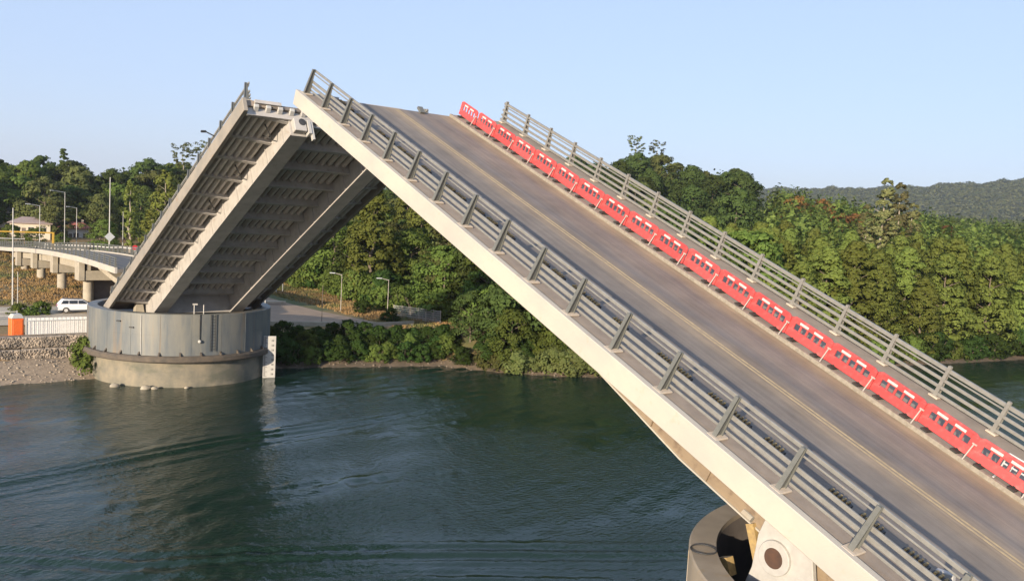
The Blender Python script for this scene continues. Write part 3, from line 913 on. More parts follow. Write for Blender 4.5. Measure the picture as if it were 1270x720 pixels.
# ------------------------------------------------------------------ left bank furniture
# gabion wall in two tiers
g = empty('gabion_wall', (-30, 47.6, 0))
tag(g, 'two tier gabion retaining wall of stones above the gravel beach', 'retaining wall')
def gab(y0, y1, z0, z1, x0=-32, x1=29.2, name='stone_tier'):
    m = MB()
    nx = int((x1 - x0) / 2)
    r_ = random.Random(int(z0 * 100))
    for k in range(nx):
        a, b_ = x0 + k * (x1 - x0) / nx + .02, x0 + (k + 1) * (x1 - x0) / nx - .02
        j = r_.uniform(-.06, .06); j2 = r_.uniform(-.05, .05)
        m.box(a, b_, y0 + j, y1, z0, z1 + j2)
    return m.build(name, M['gabion'], g, bevel=.06)
gab(.0, 1.2, 1.0, 2.45)
gab(.45, 1.6, 2.52, 3.65)
# individual stones bulging out of the gabion face
v_, f_ = [], []
def stones(n, fn, rlo, rhi, name, parent=None, mt=None):
    vs, fs = [], []
    t = (1 + 5 ** .5) / 2
    ico = np.array([(-1, t, 0), (1, t, 0), (-1, -t, 0), (1, -t, 0), (0, -1, t), (0, 1, t), (0, -1, -t), (0, 1, -t), (t, 0, -1), (t, 0, 1), (-t, 0, -1), (-t, 0, 1)]) / math.sqrt(1 + t * t)
    icf = np.array([(0, 11, 5), (0, 5, 1), (0, 1, 7), (0, 7, 10), (0, 10, 11), (1, 5, 9), (5, 11, 4), (11, 10, 2), (10, 7, 6), (7, 1, 8), (3, 9, 4), (3, 4, 2), (3, 2, 6), (3, 6, 8), (3, 8, 9), (4, 9, 5), (2, 4, 11), (6, 2, 10), (8, 6, 7), (9, 8, 1)])
    for k in range(n):
        c = fn()
        r = rng.uniform(rlo, rhi)
        p = ico * (r * rng.uniform(.7, 1.25, 3)) * rng.uniform(.85, 1.15, (12, 1))
        vs.append(p + c); fs.append(icf + 12 * k)
    return rawmesh(name, np.concatenate(vs), np.concatenate(fs), mt or M['stone'], parent)
M['dstone'] = mat('dark_shore_stone', (.20, .16, .12), (.11, .09, .07), 2, .9)
M['stone2'] = mat('mixed_stone', (.36, .295, .23), (.14, .12, .10), .9, .9, lo=.42, hi=.58)
sg = stones(2600, lambda: np.array((rng.uniform(14, 29), rng.choice([.01, .46]), 0)) + 0, .08, .15, 'face_stones', g, M['stone2'])
me = sg.data
co = np.empty(len(me.vertices) * 3, np.float32); me.vertices.foreach_get('co', co); co = co.reshape(-1, 12, 3)
up_ = co[:, :, 1].mean(1) > .2
co[:, :, 2] += np.where(up_, rng.uniform(2.6, 3.55, len(co)), rng.uniform(1.15, 2.35, len(co)))[:, None]
me.vertices.foreach_set('co', co.ravel()); me.update()
sg['kind'] = 'stuff'
# loose stones on the beach
def bpos():
    x = rng.uniform(-35, 6); t_ = rng.uniform(-.8, 4.2); y = float(ysh(x)) + t_
    return np.array((x, y, gh(x, y) + .06))
tag(stones(700, bpos, .04, .14, 'beach_stones'), 'loose grey brown stones scattered on the gravel beach', 'stones', kind='stuff')
def bpos2():
    x = rng.uniform(14, 60); t_ = rng.uniform(-.6, 1.6); y = float(ysh(x)) + t_
    return np.array((x, y, gh(x, y) + .06))
tag(stones(170, bpos2, .05, .2, 'shore_stones', None, M['dstone']), 'loose stones along the waterline below the bank shrubs', 'stones', kind='stuff')
# pale rocks at the foot of the far pier
for k, (px_, py_, r_) in enumerate(((1.6, 36.5, .40), (2.3, 36.1, .28), (5.0, 35.3, .20), (-.6, 38.6, .38))):
    o = MB().sphere((0, 0, 0), r_, (1.25, .9, .7), 10)
    for i_ in range(len(o.v)):
        p = o.v[i_]; o.v[i_] = tuple(p[j] * random.uniform(.88, 1.12) for j in range(3))
    o = o.build('rock', M['concrete'], loc=(px_, py_, .06), smooth=True)
    tag(o, ['pale rock in the water at the foot of the round pier, widest of three', 'smaller pale rock touching the widest one at the pier foot', 'lone pale rock farthest right at the pier foot', 'pale rock where the beach meets the round pier'][k], 'rock')

# ribbed white hoarding with dark bars in front
g = empty('site_fence', (-2.9, 49.6, 3.35))
tag(g, 'white ribbed site fence with dark vertical bars on the gabion wall', 'fence')
m = MB()
L = 6.6
for k in range(34):
    x = -L / 2 + k * L / 34
    m.box(x, x + L / 34, -.02 - (.022 if k % 2 else 0), .02, .12, 1.95)
m.build('panel', M['bright_white'], g)
m = MB()
for k in range(18):
    x = -L / 2 + .1 + k * (L - .2) / 17
    m.box(x - .012, x + .012, -.15, -.13, .0, 1.75)
m.box(-L / 2, L / 2, -.17, -.11, .28, .33); m.box(-L / 2, L / 2, -.17, -.11, 1.66, 1.72)
m.build('bars', M['sign_back'], g)
MB().box(L / 2, L / 2 + .12, -.1, .1, 0, 2.0).build('end_post', M['dark_steel'], g)
MB().box(-L / 2 - .14, -L / 2 - .02, -.08, .06, 0, 2.05).build('end_post', M['white'], g)
g = empty('guard_rail', (-20, 48.6, 3.3))
tag(g, 'low rusty guard rail along the top of the gabion wall', 'guard rail')
m = MB(); m.bar((-12, 0, .42), (20.2, 0, .42), .05, .09); m.build('rail', M['bark'], g)
for k in range(14):
    MB().box(-12 + k * 2.45, -11.92 + k * 2.45, .03, .11, 0, .42).build('post', M['bark'], g)

# portable toilet
g = empty('portable_toilet', (-7.05, 50.3, 3.38), (0, 0, R(8)))
tag(g, 'orange portable toilet with white roof beside the white ribbed fence', 'portable toilet')
MB().box(-.55, .55, -.55, .55, .0, 1.85).build('cabin', M['orange'], g, bevel=.04)
MB().box(-.42, .42, -.60, -.552, .12, 1.75).build('door', M['orange'], g, bevel=.015)
MB().box(-.6, .6, -.6, .6, -.02, .12).build('base', M['dark_steel'], g, bevel=.02)
MB().hexa([(-.6, -.6, 1.86), (.6, -.6, 1.86), (.6, .6, 1.86), (-.6, .6, 1.86), (-.38, -.45, 2.3), (.38, -.45, 2.3), (.38, .45, 2.3), (-.38, .45, 2.3)]).build('roof', M['white'], g, bevel=.05)

# white low fence behind the toilet
g = empty('rail_fence', (-12, 58, gh(-12, 58)))
tag(g, 'low white rail fence with thin posts left of the portable toilet', 'fence')
m = MB(); m.bar((-8, 0, 1.05), (6.2, 0, 1.05), .06, .09); m.bar((-8, 0, .6), (6.2, 0, .6), .06, .08); m.build('rails', M['white'], g)
for k in range(7):
    MB().box(-8 + k * 2.35, -7.9 + k * 2.35, .04, .12, 0, 1.15).build('post', M['white'], g)

# the parked car
def make_car():
    g = empty('parked_car', (1.0, 62.0, gh(1.0, 62) + .12), (0, 0, R(-6)))
    tag(g, 'white silver estate car parked behind the white fence beside the round pier', 'car')
    prof_lo = [(-2.25, .35), (2.2, .35), (2.28, .62), (2.2, .86), (1.15, 1.0), (-2.2, 1.02), (-2.32, .8)]
    def ext(prof, w0, w1=None):
        m = MB(); n = len(prof)
        w1 = w1 or [w0] * n
        vs = [(x, -w1[i], z) for i, (x, z) in enumerate(prof)] + [(x, w1[i], z) for i, (x, z) in enumerate(prof)]
        m.add(vs, [tuple(range(n)), tuple(range(n, 2 * n))[::-1]] + [(i, n + i, n + (i + 1) % n, (i + 1) % n) for i in range(n)])
        return m
    ext(prof_lo, .88).build('body', M['carpaint'], g, bevel=.06, smooth=True)
    ext([(-2.18, 1.0), (1.15, .99), (.35, 1.52), (-1.75, 1.55)], .8, [.86, .86, .70, .72]).build('cabin', M['carpaint'], g, bevel=.04, smooth=True)
    for s in (-1, 1):
        m = MB()
        for a, b_, c_, d_ in ((-1.95, -1.15, -1.12, -1.68), (-1.08, -.2, -.2, -1.08), (-.13, .92, .32, -.13)):
            q = []
            for (x, z) in ((a, 1.06), (b_, 1.06), (c_, 1.46), (d_, 1.46)):
                yb = .86 + (z - 1.0) / .54 * -.15
                q.append((x, s * (yb + .012), z))
            for (x, z) in ((a, 1.06), (b_, 1.06), (c_, 1.46), (d_, 1.46)):
                yb = .86 + (z - 1.0) / .54 * -.15
                q.append((x, s * (yb - .03), z))
            m.hexa([q[0], q[1], q[2], q[3], q[4], q[5], q[6], q[7]])
        m.build('side_windows', M['glass'], g)
    m = MB(); m.hexa([(1.10, -.72, 1.05), (1.10, .72, 1.05), (.48, .6, 1.47), (.48, -.6, 1.47), (1.16, -.72, 1.05), (1.16, .72, 1.05), (.54, .6, 1.47), (.54, -.6, 1.47)]); m.build('windscreen', M['glass'], g)
    for x in (-1.4, 1.4):
        for s in (-1, 1):
            w = MB().tube((x, s * .68, .34), (x, s * .92, .34), .34, n=20).build('wheel', M['rubber'], g, smooth=True)
            MB().tube((x, s * .9, .34), (x, s * .935, .34), .2, n=12).build('rim', M['pole'], w)
    for s in (-1, 1):
        MB().box(-2.33, -2.24, s * .72 - .1, s * .72 + .1, .75, .98).build('tail_light', M['sign_red'], g, bevel=.01)
        MB().box(2.18, 2.27, s * .66 - .16, s * .66 + .16, .66, .82).build('headlight', M['strip'], g, bevel=.01)
        MB().box(.75, .95, s * .93 - .08, s * .93 + .08, 1.0, 1.14).build('mirror', M['carpaint'], g, bevel=.02)
    m = MB(); m.bar((-1.6, -.6, 1.6), (.1, -.6, 1.58), .05, .05); m.bar((-1.6, .6, 1.6), (.1, .6, 1.58), .05, .05); m.build('roof_rails', M['dark_steel'], g)
make_car()

# lamp posts and poles
def lamp(loc, h, label, arm=(1.4, 0), name='street_lamp', r=.08, double=False, m_=None):
    g = empty(name, loc)
    tag(g, label, 'lamp post' if name == 'street_lamp' else 'pole')
    m_ = m_ or M['pole']
    MB().tube((0, 0, -.3), (0, 0, h), r, r * .6, n=10).build('pole', m_, g, smooth=True)
    MB().box(-.2, .2, -.2, .2, -.3, .12).build('base', M['concrete'], g, bevel=.02)
    for sg in ((1, -1) if double else (1,)):
        if arm:
            a = Vector((0, 0, h - .1)); b_ = Vector((arm[0] * sg, arm[1] * sg, h + .15))
            ao = MB().tube(a, b_, .05, .04, n=8).build('arm', m_, g)
            d = Vector((arm[0] * sg, arm[1] * sg, 0)).normalized()
            MB().bar(b_ - d * .1, b_ + d * .65, .26, .12).build('lamp_head', M['sign_back'], g, bevel=.02)
    return g
def gl(x, y): return (x, y, gh(x, y))
lamp(gl(-5.6, 62.9), 11.8, 'tall grey lamp post left of the orange toilet, rising past the viaduct', None)
lamp(gl(-5.0, 63.6), 4.6, 'short thin pole right next to the tallest left lamp post', None, 'metal_pole', .05)
lamp(gl(-8.4, 60), 3.2, 'shortest thin pole at the left edge above the toilet', None, 'metal_pole', .05)
lamp((6.6, 121, 5.6), 10.2, 'lamp post with one arm to the left standing in front of the cream house', (-1.6, -.3))
lamp((15.2, 146, 6.3), 12.2, 'lamp post with a long left arm in front of the red roofed house', (-2.2, -.6))
lamp((19.8, 158, 6.3), 9.0, 'lamp post with left arm just right of the red roofed house', (-1.5, -.4))
lamp((24.6, 150, 6.0), 16.2, 'tallest plain pole left of the far raised leaf', None, 'metal_pole', .13)
lamp((27.3, 150, 5.8), 9.2, 'thin plain pole beside the narrow poplar at the left', None, 'metal_pole', .07)
lamp(gl(19.6, 52.5), 8.0, 'tall grey pole just right of the far pier', None, 'metal_pole', .08)
lamp(gl(33.5, 82), 6.8, 'pair of close lamp posts behind the pier, left one', (1.0, 0))
lamp(gl(34.8, 82.5), 6.8, 'pair of close lamp posts behind the pier, right one', (-1.0, 0))
lamp(gl(26, 50.2), 5.0, 'thin dark pole on the near edge of the paved yard', None, 'metal_pole', .05, m_=M['bark'])
lamp(gl(33.9, 60.6), 5.2, 'pale lamp post left of the round green bush by the yard', (-1.0, .3), r=.055, m_=M['strut'])
lamp(gl(38.0, 54.8), 5.0, 'pale lamp post right of the round green bush by the yard', (-1.0, .3), r=.055, m_=M['strut'])
# signs
g = empty('warning_sign', (24.2, 148, 6.0))
tag(g, 'grey back of a diamond road sign at the foot of the tallest plain pole', 'road sign')
MB().bar((0, 0, 0), (0, 0, 4.0), .09, .09).build('post', M['pole'], g)
m = MB(); c0 = Vector((0, -.08, 3.6)); e = 1.05
m.hexa([c0 + Vector(p) for p in ((-e, 0, 0), (0, 0, -e), (e, 0, 0), (0, 0, e), (-e, .04, 0), (0, .04, -e), (e, .04, 0), (0, .04, e))]); m.build('panel', M['sign_back'], g)
g = empty('round_sign', (16.9, 100, 8.9))
tag(g, 'round red traffic sign beside the viaduct railing next to the far leaf', 'road sign')
MB().bar((0, 0.06, -4), (0, 0.06, 1.0), .08, .08).build('post', M['pole'], g)
m = MB(); m.tube((0, -.03, 1.0), (0, .03, 1.0), .42, n=24); pnl = m.build('panel', M['sign_red'], g)
m = MB(); m.box(-.26, .26, -.045, -.031, .94, 1.06); m.build('white_bar', M['white'], pnl)
# low guard rail beyond the viaduct
g = empty('guard_rail', (14, 120, 0))
tag(g, 'long pale guard rail along the far side of the approach road', 'guard rail')
m = MB(); m.bar((-3, 22, 8.0), (16, 12, 8.0), .08, .3); m.bar((16, 12, 8.0), (24, 8, 7.8), .08, .3); m.build('rail', M['pole'], g)
for k in range(10):
    t = k / 9; MB().box(-3.05 + 19 * t, -2.95 + 19 * t, 22 - 10 * t, 22.1 - 10 * t, gh(11 + 19 * t, 142 - 10 * t) - .2, 8.0).build('post', M['pole'], g)

# houses
def house(loc, w, d, h, rh, wall, roof, label, rz=0, hip=True):
    g = empty('house', loc, (0, 0, rz)); tag(g, label, 'house')
    wl = MB().box(-w / 2, w / 2, -d / 2, d / 2, -2, h).build('wall', wall, g)
    e = .6
    m = MB()
    x, y = w / 2 + e, d / 2 + e
    hx = w / 2 - d * .3 if hip else x
    vs = [(-x, -y, h), (x, -y, h), (x, y, h), (-x, y, h), (-x, -y, h + .18), (x, -y, h + .18), (x, y, h + .18), (-x, y, h + .18), (-hx, 0, h + rh), (hx, 0, h + rh)]
    m.add(vs, [(0, 3, 2, 1), (0, 1, 5, 4), (1, 2, 6, 5), (2, 3, 7, 6), (3, 0, 4, 7), (4, 5, 9, 8), (6, 7, 8, 9), (5, 6, 9), (7, 4, 8)])
    rf = m.build('roof', roof, g)
    MB().box(w * .2, w * .2 + .6, .3, .9, h + rh * .4, h + rh + .7).build('chimney', M['concrete'], rf)
    for xx in (-w * .32, w * .02, w * .33):
        wd = MB().box(xx - .65, xx + .65, -d / 2 - .05, -d / 2 + .02, 1.0, 2.3).build('window', M['glass'], g)
        mf = MB(); mf.box(xx - .72, xx + .72, -d / 2 - .07, -d / 2 - .01, .92, 1.0); mf.box(xx - .03, xx + .03, -d / 2 - .07, -d / 2 - .052, 1.0, 2.3); mf.box(xx - .72, xx + .72, -d / 2 - .07, -d / 2 - .01, 2.3, 2.38); mf.build('frame', M['white'], wd)
    dr = MB().box(-w * .16 - .45, -w * .16 + .45, -d / 2 - .06, -d / 2 + .02, 0, 2.1).build('door', M['bark'], g)
    MB().sphere((-w * .16 + .3, -d / 2 - .09, 1.0), .06, n=8).build('handle', M['pole'], dr)
    for s in (-1, 1):
        MB().box(s * w / 2 - .03, s * w / 2 + .03, -1, .4, 1.0, 2.3).build('window', M['glass'], g)
    return g
house((20.3, 216, 6.6), 9.5, 8, 3.3, 1.7, M['plaster'], M['roof_pink'], 'cream house with a weathered pink grey hip roof at the left', R(-14))
house((33.0, 226, 5.0), 8, 7, 3.6, 1.8, M['wplaster'], M['roof_red'], 'white house with a red roof right of the cream house', R(-10))
house((20.5, 244, 9.5), 8.5, 7, 3.0, 2.0, M['wplaster'], M['roof_grey'], 'grey roofed house half hidden above the cream house', R(8), hip=False)

# slatted fence by the yard (right)
g = empty('mesh_fence', (38.4, 53, 0))
tag(g, 'grey mesh fence with pale posts below the large trees, right of the lamp posts', 'fence')
pts = [(38.2, 53.5), (40.0, 50), (41.2, 46.5)]
m = MB()
dense = []
for (x0, y0), (x1, y1) in zip(pts[:-1], pts[1:]):
    for k in range(3): dense.append((x0 + (x1 - x0) * k / 3, y0 + (y1 - y0) * k / 3))
dense.append(pts[-1])
for (x0, y0), (x1, y1) in zip(dense[:-1], dense[1:]):
    za, zb = gh(x0, y0), gh(x1, y1)
    for h in (.1, .4, .7, 1.0, 1.3, 1.6):
        m.bar((x0 - 38.4, y0 - 53, za + h), (x1 - 38.4, y1 - 53, zb + h), .03, .03)
    for k in range(10):
        t = k / 10; xx, yy_ = x0 + (x1 - x0) * t - 38.4, y0 + (y1 - y0) * t - 53; zz = za + (zb - za) * t
        m.bar((xx, yy_, zz + .05), (xx, yy_, zz + 1.65), .022, .022)
m.build('mesh_panel', M['pole'], g)
for x, y in dense:
    MB().box(x - 38.44, x - 38.36, y - 53.04, y - 52.96, gh(x, y) - .3, gh(x, y) + 1.75).build('post', M['concrete'], g)
# low kerb wall along the yard
g = empty('low_wall', (16, 51.5, 0))
tag(g, 'low pale concrete wall along the river edge of the paved yard', 'wall')
m = MB()
pts = [(16.2, 52.6), (20, 51.3), (24.2, 49.9), (28, 48.6), (33, 46.9), (37.2, 46.6)]
for (x0, y0), (x1, y1) in zip(pts[:-1], pts[1:]):
    za, zb = gh(x0, y0), gh(x1, y1)
    m.hexa([(x0 - 16, y0 - 51.5, za - .3), (x1 - 16, y1 - 51.5, zb - .3), (x1 - 16, y1 - 51.2, zb - .3), (x0 - 16, y0 - 51.2, za - .3), (x0 - 16, y0 - 51.5, za + .55), (x1 - 16, y1 - 51.5, zb + .55), (x1 - 16, y1 - 51.2, zb + .55), (x0 - 16, y0 - 51.2, za + .55)])
m.build('coping', M['concrete'], g)
g = empty('concrete_bench', (27.5, 68.5, gh(27.5, 68.5) + .1), (0, 0, R(-20)))
tag(g, 'long pale concrete slab lying on the paved yard', 'slab')
MB().box(-1.6, 1.6, -.35, .35, .25, .5).build('slab', M['concrete'], g, bevel=.03)
for s in (-1.1, 1.1): MB().box(s - .2, s + .2, -.3, .3, 0, .25).build('block', M['concrete'], g)

# ------------------------------------------------------------------ trees
LM = {
    'mid': leafmat('leaf_mid', (.092, .132, .030), (.128, .168, .041)),
    'alder': leafmat('leaf_alder', (.125, .158, .036), (.172, .200, .050)),
    'dark': leafmat('leaf_dark', (.052, .076, .024), (.085, .115, .034)),
    'poplar': leafmat('leaf_poplar', (.14, .165, .035), (.20, .215, .055)),
    'pale': leafmat('leaf_pale', (.15, .155, .06), (.21, .20, .09)),
    'rust': leafmat('leaf_rust', (.16, .075, .028), (.22, .115, .045)),
    'ridge': leafmat('leaf_ridge', (.04, .055, .02), (.125, .125, .05)),
    'shrub': leafmat('leaf_shrub', (.030, .055, .014), (.055, .090, .024)),
    'olive': leafmat('leaf_olive', (.095, .112, .036), (.14, .152, .055)),
}
def leaf_quads(cent, nrm, size, r):
    n = len(cent)
    a = r.normal(size=(n, 3))
    a -= (a * nrm).sum(1, keepdims=True) * nrm
    a /= np.linalg.norm(a, axis=1, keepdims=True) + 1e-9
    b = np.cross(nrm, a)
    s = size * r.uniform(.6, 1.35, (n, 1))
    a = a * s; b = b * s * r.uniform(.55, .95, (n, 1))
    v = np.stack([cent - a, cent - b * .9 + a * .1, cent + a, cent + b * .9 - a * .1], 1).reshape(-1, 3)
    return v, np.arange(4 * n).reshape(-1, 4)
def crown_pts(H, Rr, prof, z0, nclump, nleaf, cr, r, flat=.6, inner=.45):
    """clumps set through the crown's volume following the radius profile prof(t); returns leaf centres and normals"""
    C_, N_, S_ = [], [], []
    for k in range(nclump):
        t = r.uniform(0, 1) ** .9
        rad = Rr * prof(t) * (inner + (1 - inner) * math.sqrt(r.uniform(0, 1))) 
        an = r.uniform(0, 6.283)
        wobble = 1 + .22 * math.sin(3 * an + 5 * t) 
        c = np.array((rad * wobble * math.cos(an), rad * wobble * math.sin(an), z0 + t * (H - z0)))
        q = cr * r.uniform(.6, 1.3) * (.55 + .45 * prof(t))
        d = r.normal(size=(nleaf, 3)); d /= np.linalg.norm(d, axis=1, keepdims=True)
        d[:, 2] = np.abs(d[:, 2]) * np.where(r.uniform(size=nleaf) < .78, 1, -1)
        p = c + d * (q * r.uniform(.55, 1.05, (nleaf, 1))) * np.array((1, 1, flat))
        out = np.array((math.cos(an), math.sin(an), .5))
        n = d * .9 + out * .35 + np.array((0, 0, .25)) + r.normal(size=(nleaf, 3)) * .35
        n /= np.linalg.norm(n, axis=1, keepdims=True)
        sn = d * .75 + np.array((math.cos(an), math.sin(an), .45)) * (.65 * min(1, rad / (Rr * .6))) + np.array((0, 0, .2)) + r.normal(size=(nleaf, 3)) * .12
        sn /= np.linalg.norm(sn, axis=1, keepdims=True)
        n = np.where(((n * sn).sum(1) < .1)[:, None], sn, n)
        C_.append(p); N_.append(n); S_.append(sn)
    return np.concatenate(C_), np.concatenate(N_), np.concatenate(S_)
PROF = {
    'round': lambda t: math.sqrt(max(0.02, 1 - (2 * t - .85) ** 2 / 1.4)),
    'alder': lambda t: (.45 + .55 * min(1, t / .25)) * (1 - t) ** .62 + .06,
    'dome': lambda t: math.sqrt(max(.02, 1 - t ** 2.4)) ,
    'column': lambda t: (.5 + .5 * min(1, t / .2)) * (1 - t ** 3) ** .7 + .04,
    'wispy': lambda t: .25 + .75 * max(0, t - .35) ** .5 if t > .35 else .12,
    'pine': lambda t: (1 - t) ** .8 + .05,
}
def make_tree(name, kind, H, Rr, z0f, nclump, nleaf, cr, lsize, leaf, seed, bark='bark', flat=.6, tr=None):
    r = np.random.default_rng(seed)
    root = empty(name)
    root.location = (0, -5000, -200)
    tr = tr or H * .016 + .06
    m = MB()
    pts = [Vector((0, 0, -.8))]
    nseg = 5
    top = H * .86
    for k in range(1, nseg + 1):
        pts.append(Vector((r.normal() * .012 * H, r.normal() * .012 * H, top * k / nseg)))
    for k in range(nseg):
        m.tube(pts[k], pts[k + 1], tr * (1 - .17 * k), tr * (1 - .17 * (k + 1)), n=7, cap=False)
    for k in range(9):
        t = r.uniform(z0f * .8, .8); an = r.uniform(0, 6.28)
        a = Vector((0, 0, H * t)); ln = Rr * PROF[kind](min(1, max(0, (t - z0f) / (1 - z0f)))) * .8
        b = a + Vector((math.cos(an) * ln, math.sin(an) * ln, ln * .55))
        m.tube(a, b, tr * .4 * (1 - t * .5), .02, n=5, cap=False)
    m.build('trunk', M[bark], root)
    c, n, sn = crown_pts(H, Rr, PROF[kind], z0f * H, nclump, nleaf, cr, r, flat)
    v, f = leaf_quads(c, n, lsize, r)
    rawmesh('crown', v, f, LM[leaf], root, sn)
    return root
PT = {}
for i_ in range(3):
    PT['round%d' % i_] = make_tree('broadleaf_tree', 'round', 13, 4.6, .12, 120, 60, 1.35, .26, 'mid', 100 + i_)
    PT['alder%d' % i_] = make_tree('alder_tree', 'alder', 16, 4.9, .02, 200, 48, 1.15, .25, 'alder', 200 + i_, flat=.6)
    PT['dark%d' % i_] = make_tree('dark_tree', 'dome', 14, 5.2, .15, 120, 60, 1.5, .28, 'dark', 300 + i_)
    PT['olive%d' % i_] = make_tree('olive_green_tree', 'round', 13, 4.8, .12, 110, 60, 1.4, .28, 'olive', 350 + i_)
PT['poplar0'] = make_tree('poplar_tree', 'column', 17, 1.7, .08, 150, 36, .55, .2, 'poplar', 400, 'palebark')
PT['poplar1'] = make_tree('poplar_tree', 'column', 20, 2.3, .2, 170, 34, .55, .2, 'pale', 401, 'palebark')
PT['wispy0'] = make_tree('wispy_tree', 'wispy', 20, 3.2, .35, 80, 34, .7, .2, 'olive', 402, 'palebark')
PT['rust0'] = make_tree('rust_tree', 'dome', 12, 4.6, .2, 80, 55, 1.3, .28, 'rust', 403)
PT['pine0'] = make_tree('conifer_tree', 'pine', 15, 2.6, .1, 90, 50, .9, .22, 'dark', 404, flat=.3)
PT['birch0'] = make_tree('pale_tree', 'alder', 13, 3.2, .08, 90, 60, 1.0, .22, 'poplar', 405, 'palebark', flat=.55)
def make_shrub(seed, leaf, H=3.4, Rr=2.2, nc=60, name='shrub', ls=.16):
    r = np.random.default_rng(seed)
    root = empty(name); root.location = (0, -5000, -200)
    m = MB()
    for k in range(6):
        an = r.uniform(0, 6.28); m.tube((0, 0, -.3), (math.cos(an) * Rr * .6, math.sin(an) * Rr * .6, H * .7), .05, .02, n=5, cap=False)
    m.build('stems', M['bark'], root)
    c, n, sn = crown_pts(H, Rr, PROF['dome'], .15, nc, 60, .7, r, .8, inner=.2)
    v, f = leaf_quads(c, n, ls, r)
    rawmesh('foliage', v, f, LM[leaf], root, sn)
    return root
PT['shrub0'] = make_shrub(500, 'shrub'); PT['shrub1'] = make_shrub(501, 'shrub', 3.0, 2.4); PT['shrub2'] = make_shrub(502, 'mid', 3.2, 2.3)
PT['reed0'] = make_shrub(503, 'olive', 2.2, 1.6, 45, 'reed_clump', .18)
used = set()
TREES = []
def plant(key, x, y, scale=1.0, label=None, cat='tree', group=None, sz=None, z=None):
    p = PT[key]
    if key not in used:
        used.add(key); o = p
    else:
        o = copy_tree(p)
    zz = gh(x, y) if z is None else z
    o.location = (x, y, zz - .1)
    o.rotation_euler = (random.uniform(-.03, .03), random.uniform(-.03, .03), random.uniform(0, 6.28))
    o.scale = (scale * random.uniform(.92, 1.1), scale * random.uniform(.92, 1.1), (sz or scale) * random.uniform(.95, 1.05))
    tag(o, label, cat, group)
    TREES.append((x, y))
    return o
rt = random.Random(11)

# --- left wood behind the houses and the viaduct
GL = 'trees of the wood behind the approach road at the left'
LL = {'round': 'green broadleaf tree in the wood behind the houses at the left', 'dark': 'dark green tree in the wood behind the houses at the left',
      'olive': 'olive green tree in the wood behind the houses at the left', 'alder': 'yellow green tree in the wood behind the houses at the left'}
def camdir(az_deg, dist): return -20.8 + dist * math.sin(R(az_deg)), -45.6 + dist * math.cos(R(az_deg))
for k in range(44):
    az = 3.5 + 22 * (k % 22) / 21 + rt.uniform(-.5, .5)
    dist = (288 if k < 22 else 318) + rt.uniform(-10, 12)
    x, y = camdir(az, dist)
    kd = rt.choice(['round', 'dark', 'dark', 'olive', 'round'])
    plant(kd + str(rt.randrange(3)), x, y, rt.uniform(1.15, 1.5) + (.1 if k >= 22 else 0), LL[kd], 'tree', GL + ', ' + kd)
for k in range(12):
    az = 10.5 + 13 * k / 11 + rt.uniform(-.4, .4)
    dist = 255 + rt.uniform(-12, 10)
    if 7 < az < 12.5: dist += 20
    x, y = camdir(az, dist)
    kd = rt.choice(['round', 'dark', 'olive'])
    plant(kd + str(rt.randrange(3)), x, y, rt.uniform(.75, 1.05), LL[kd], 'tree', GL + ', ' + kd)
x, y = camdir(14.2, 215); plant('poplar0', x, y, .95, 'slim yellow green poplar behind the viaduct, left of the leafy pale trees', sz=.98)
x, y = camdir(16.2, 210); plant('birch0', x, y, 1.35, 'pale green tall leafy tree rising beside the far raised leaf', sz=1.45)
x, y = camdir(17.6, 205); plant('birch0', x, y, 1.15, 'pale green bushier tree next to the railing of the far raised leaf', sz=1.0)
x, y = camdir(15.4, 204); plant('birch0', x, y, .95, 'pale green low tree between the poplar and the tall leafy tree', sz=.85)
x, y = camdir(12.8, 205); plant('round1', x, y, .62, 'round dark bush like tree right of the red roofed house')
x, y = camdir(10.5, 205); plant('round0', x, y, .34, 'small bush in front of the white house with the red roof', 'shrub')
x, y = camdir(9.0, 205); plant('round2', x, y, .42, 'light green bush in front of the cream house', 'shrub')
x, y = camdir(7.9, 205); plant('round1', x, y, .45, 'green bush at the left end of the cream house', 'shrub')
x, y = camdir(17.2, 320); plant('wispy0', x, y, 1.35, 'thin wispy tree poking above the left wood nearest the far leaf')
x, y = camdir(19.2, 325); plant('wispy0', x, y, 1.3, 'wispy round topped tree behind the railing of the far leaf')
x, y = camdir(18.3, 330); plant('wispy0', x, y, 1.3, 'small tufted wispy tree above the left wood')
x, y = camdir(10.6, 318); plant('pine0', x, y, 1.65, 'pointed conifer rising above the left wood')
# --- small bushes on the left bank
plant('shrub2', -.9, 45.0, 1.0, 'bright green bush growing between the gabion wall and the round pier', 'shrub', sz=1.05)
for k, (x, y, s) in enumerate(((-5.2, 61.5, .42), (-4.0, 61.2, .36), (-2.9, 61.8, .5))):
    plant('shrub2', x, y, s, ['low green bush left of the parked car, farthest from it', 'low green bush in the middle of three left of the parked car', 'low green bush right behind the tail of the parked car'][k], 'shrub')
# --- bank shrubs right of the pier
GS = 'dense dark shrubs along the bank right of the pier'
k = 0
for row, d_ in ((0, 1.3), (1, 2.9), (2, 4.8)):
    for i_ in range(13):
        x = 15.5 + i_ * 1.75 + rt.uniform(-.5, .5) + row * .3
        y = float(ysh(x)) + d_ + rt.uniform(-.4, .5)
        if x > 37: continue
        kk = rt.choice(['shrub0', 'shrub1', 'shrub0', 'shrub2'])
        plant(kk, x, y, rt.uniform(.52, .74), 'dark green shrub in the dense row on the bank right of the pier', 'shrub', GS)
plant('shrub1', 36.0, 58.2, .62, 'round green bush on the dry slope between the two pale lamp posts', 'shrub')
plant('shrub0', 36.0, 50.5, .55, 'low bush at the right end of the paved yard', 'shrub')
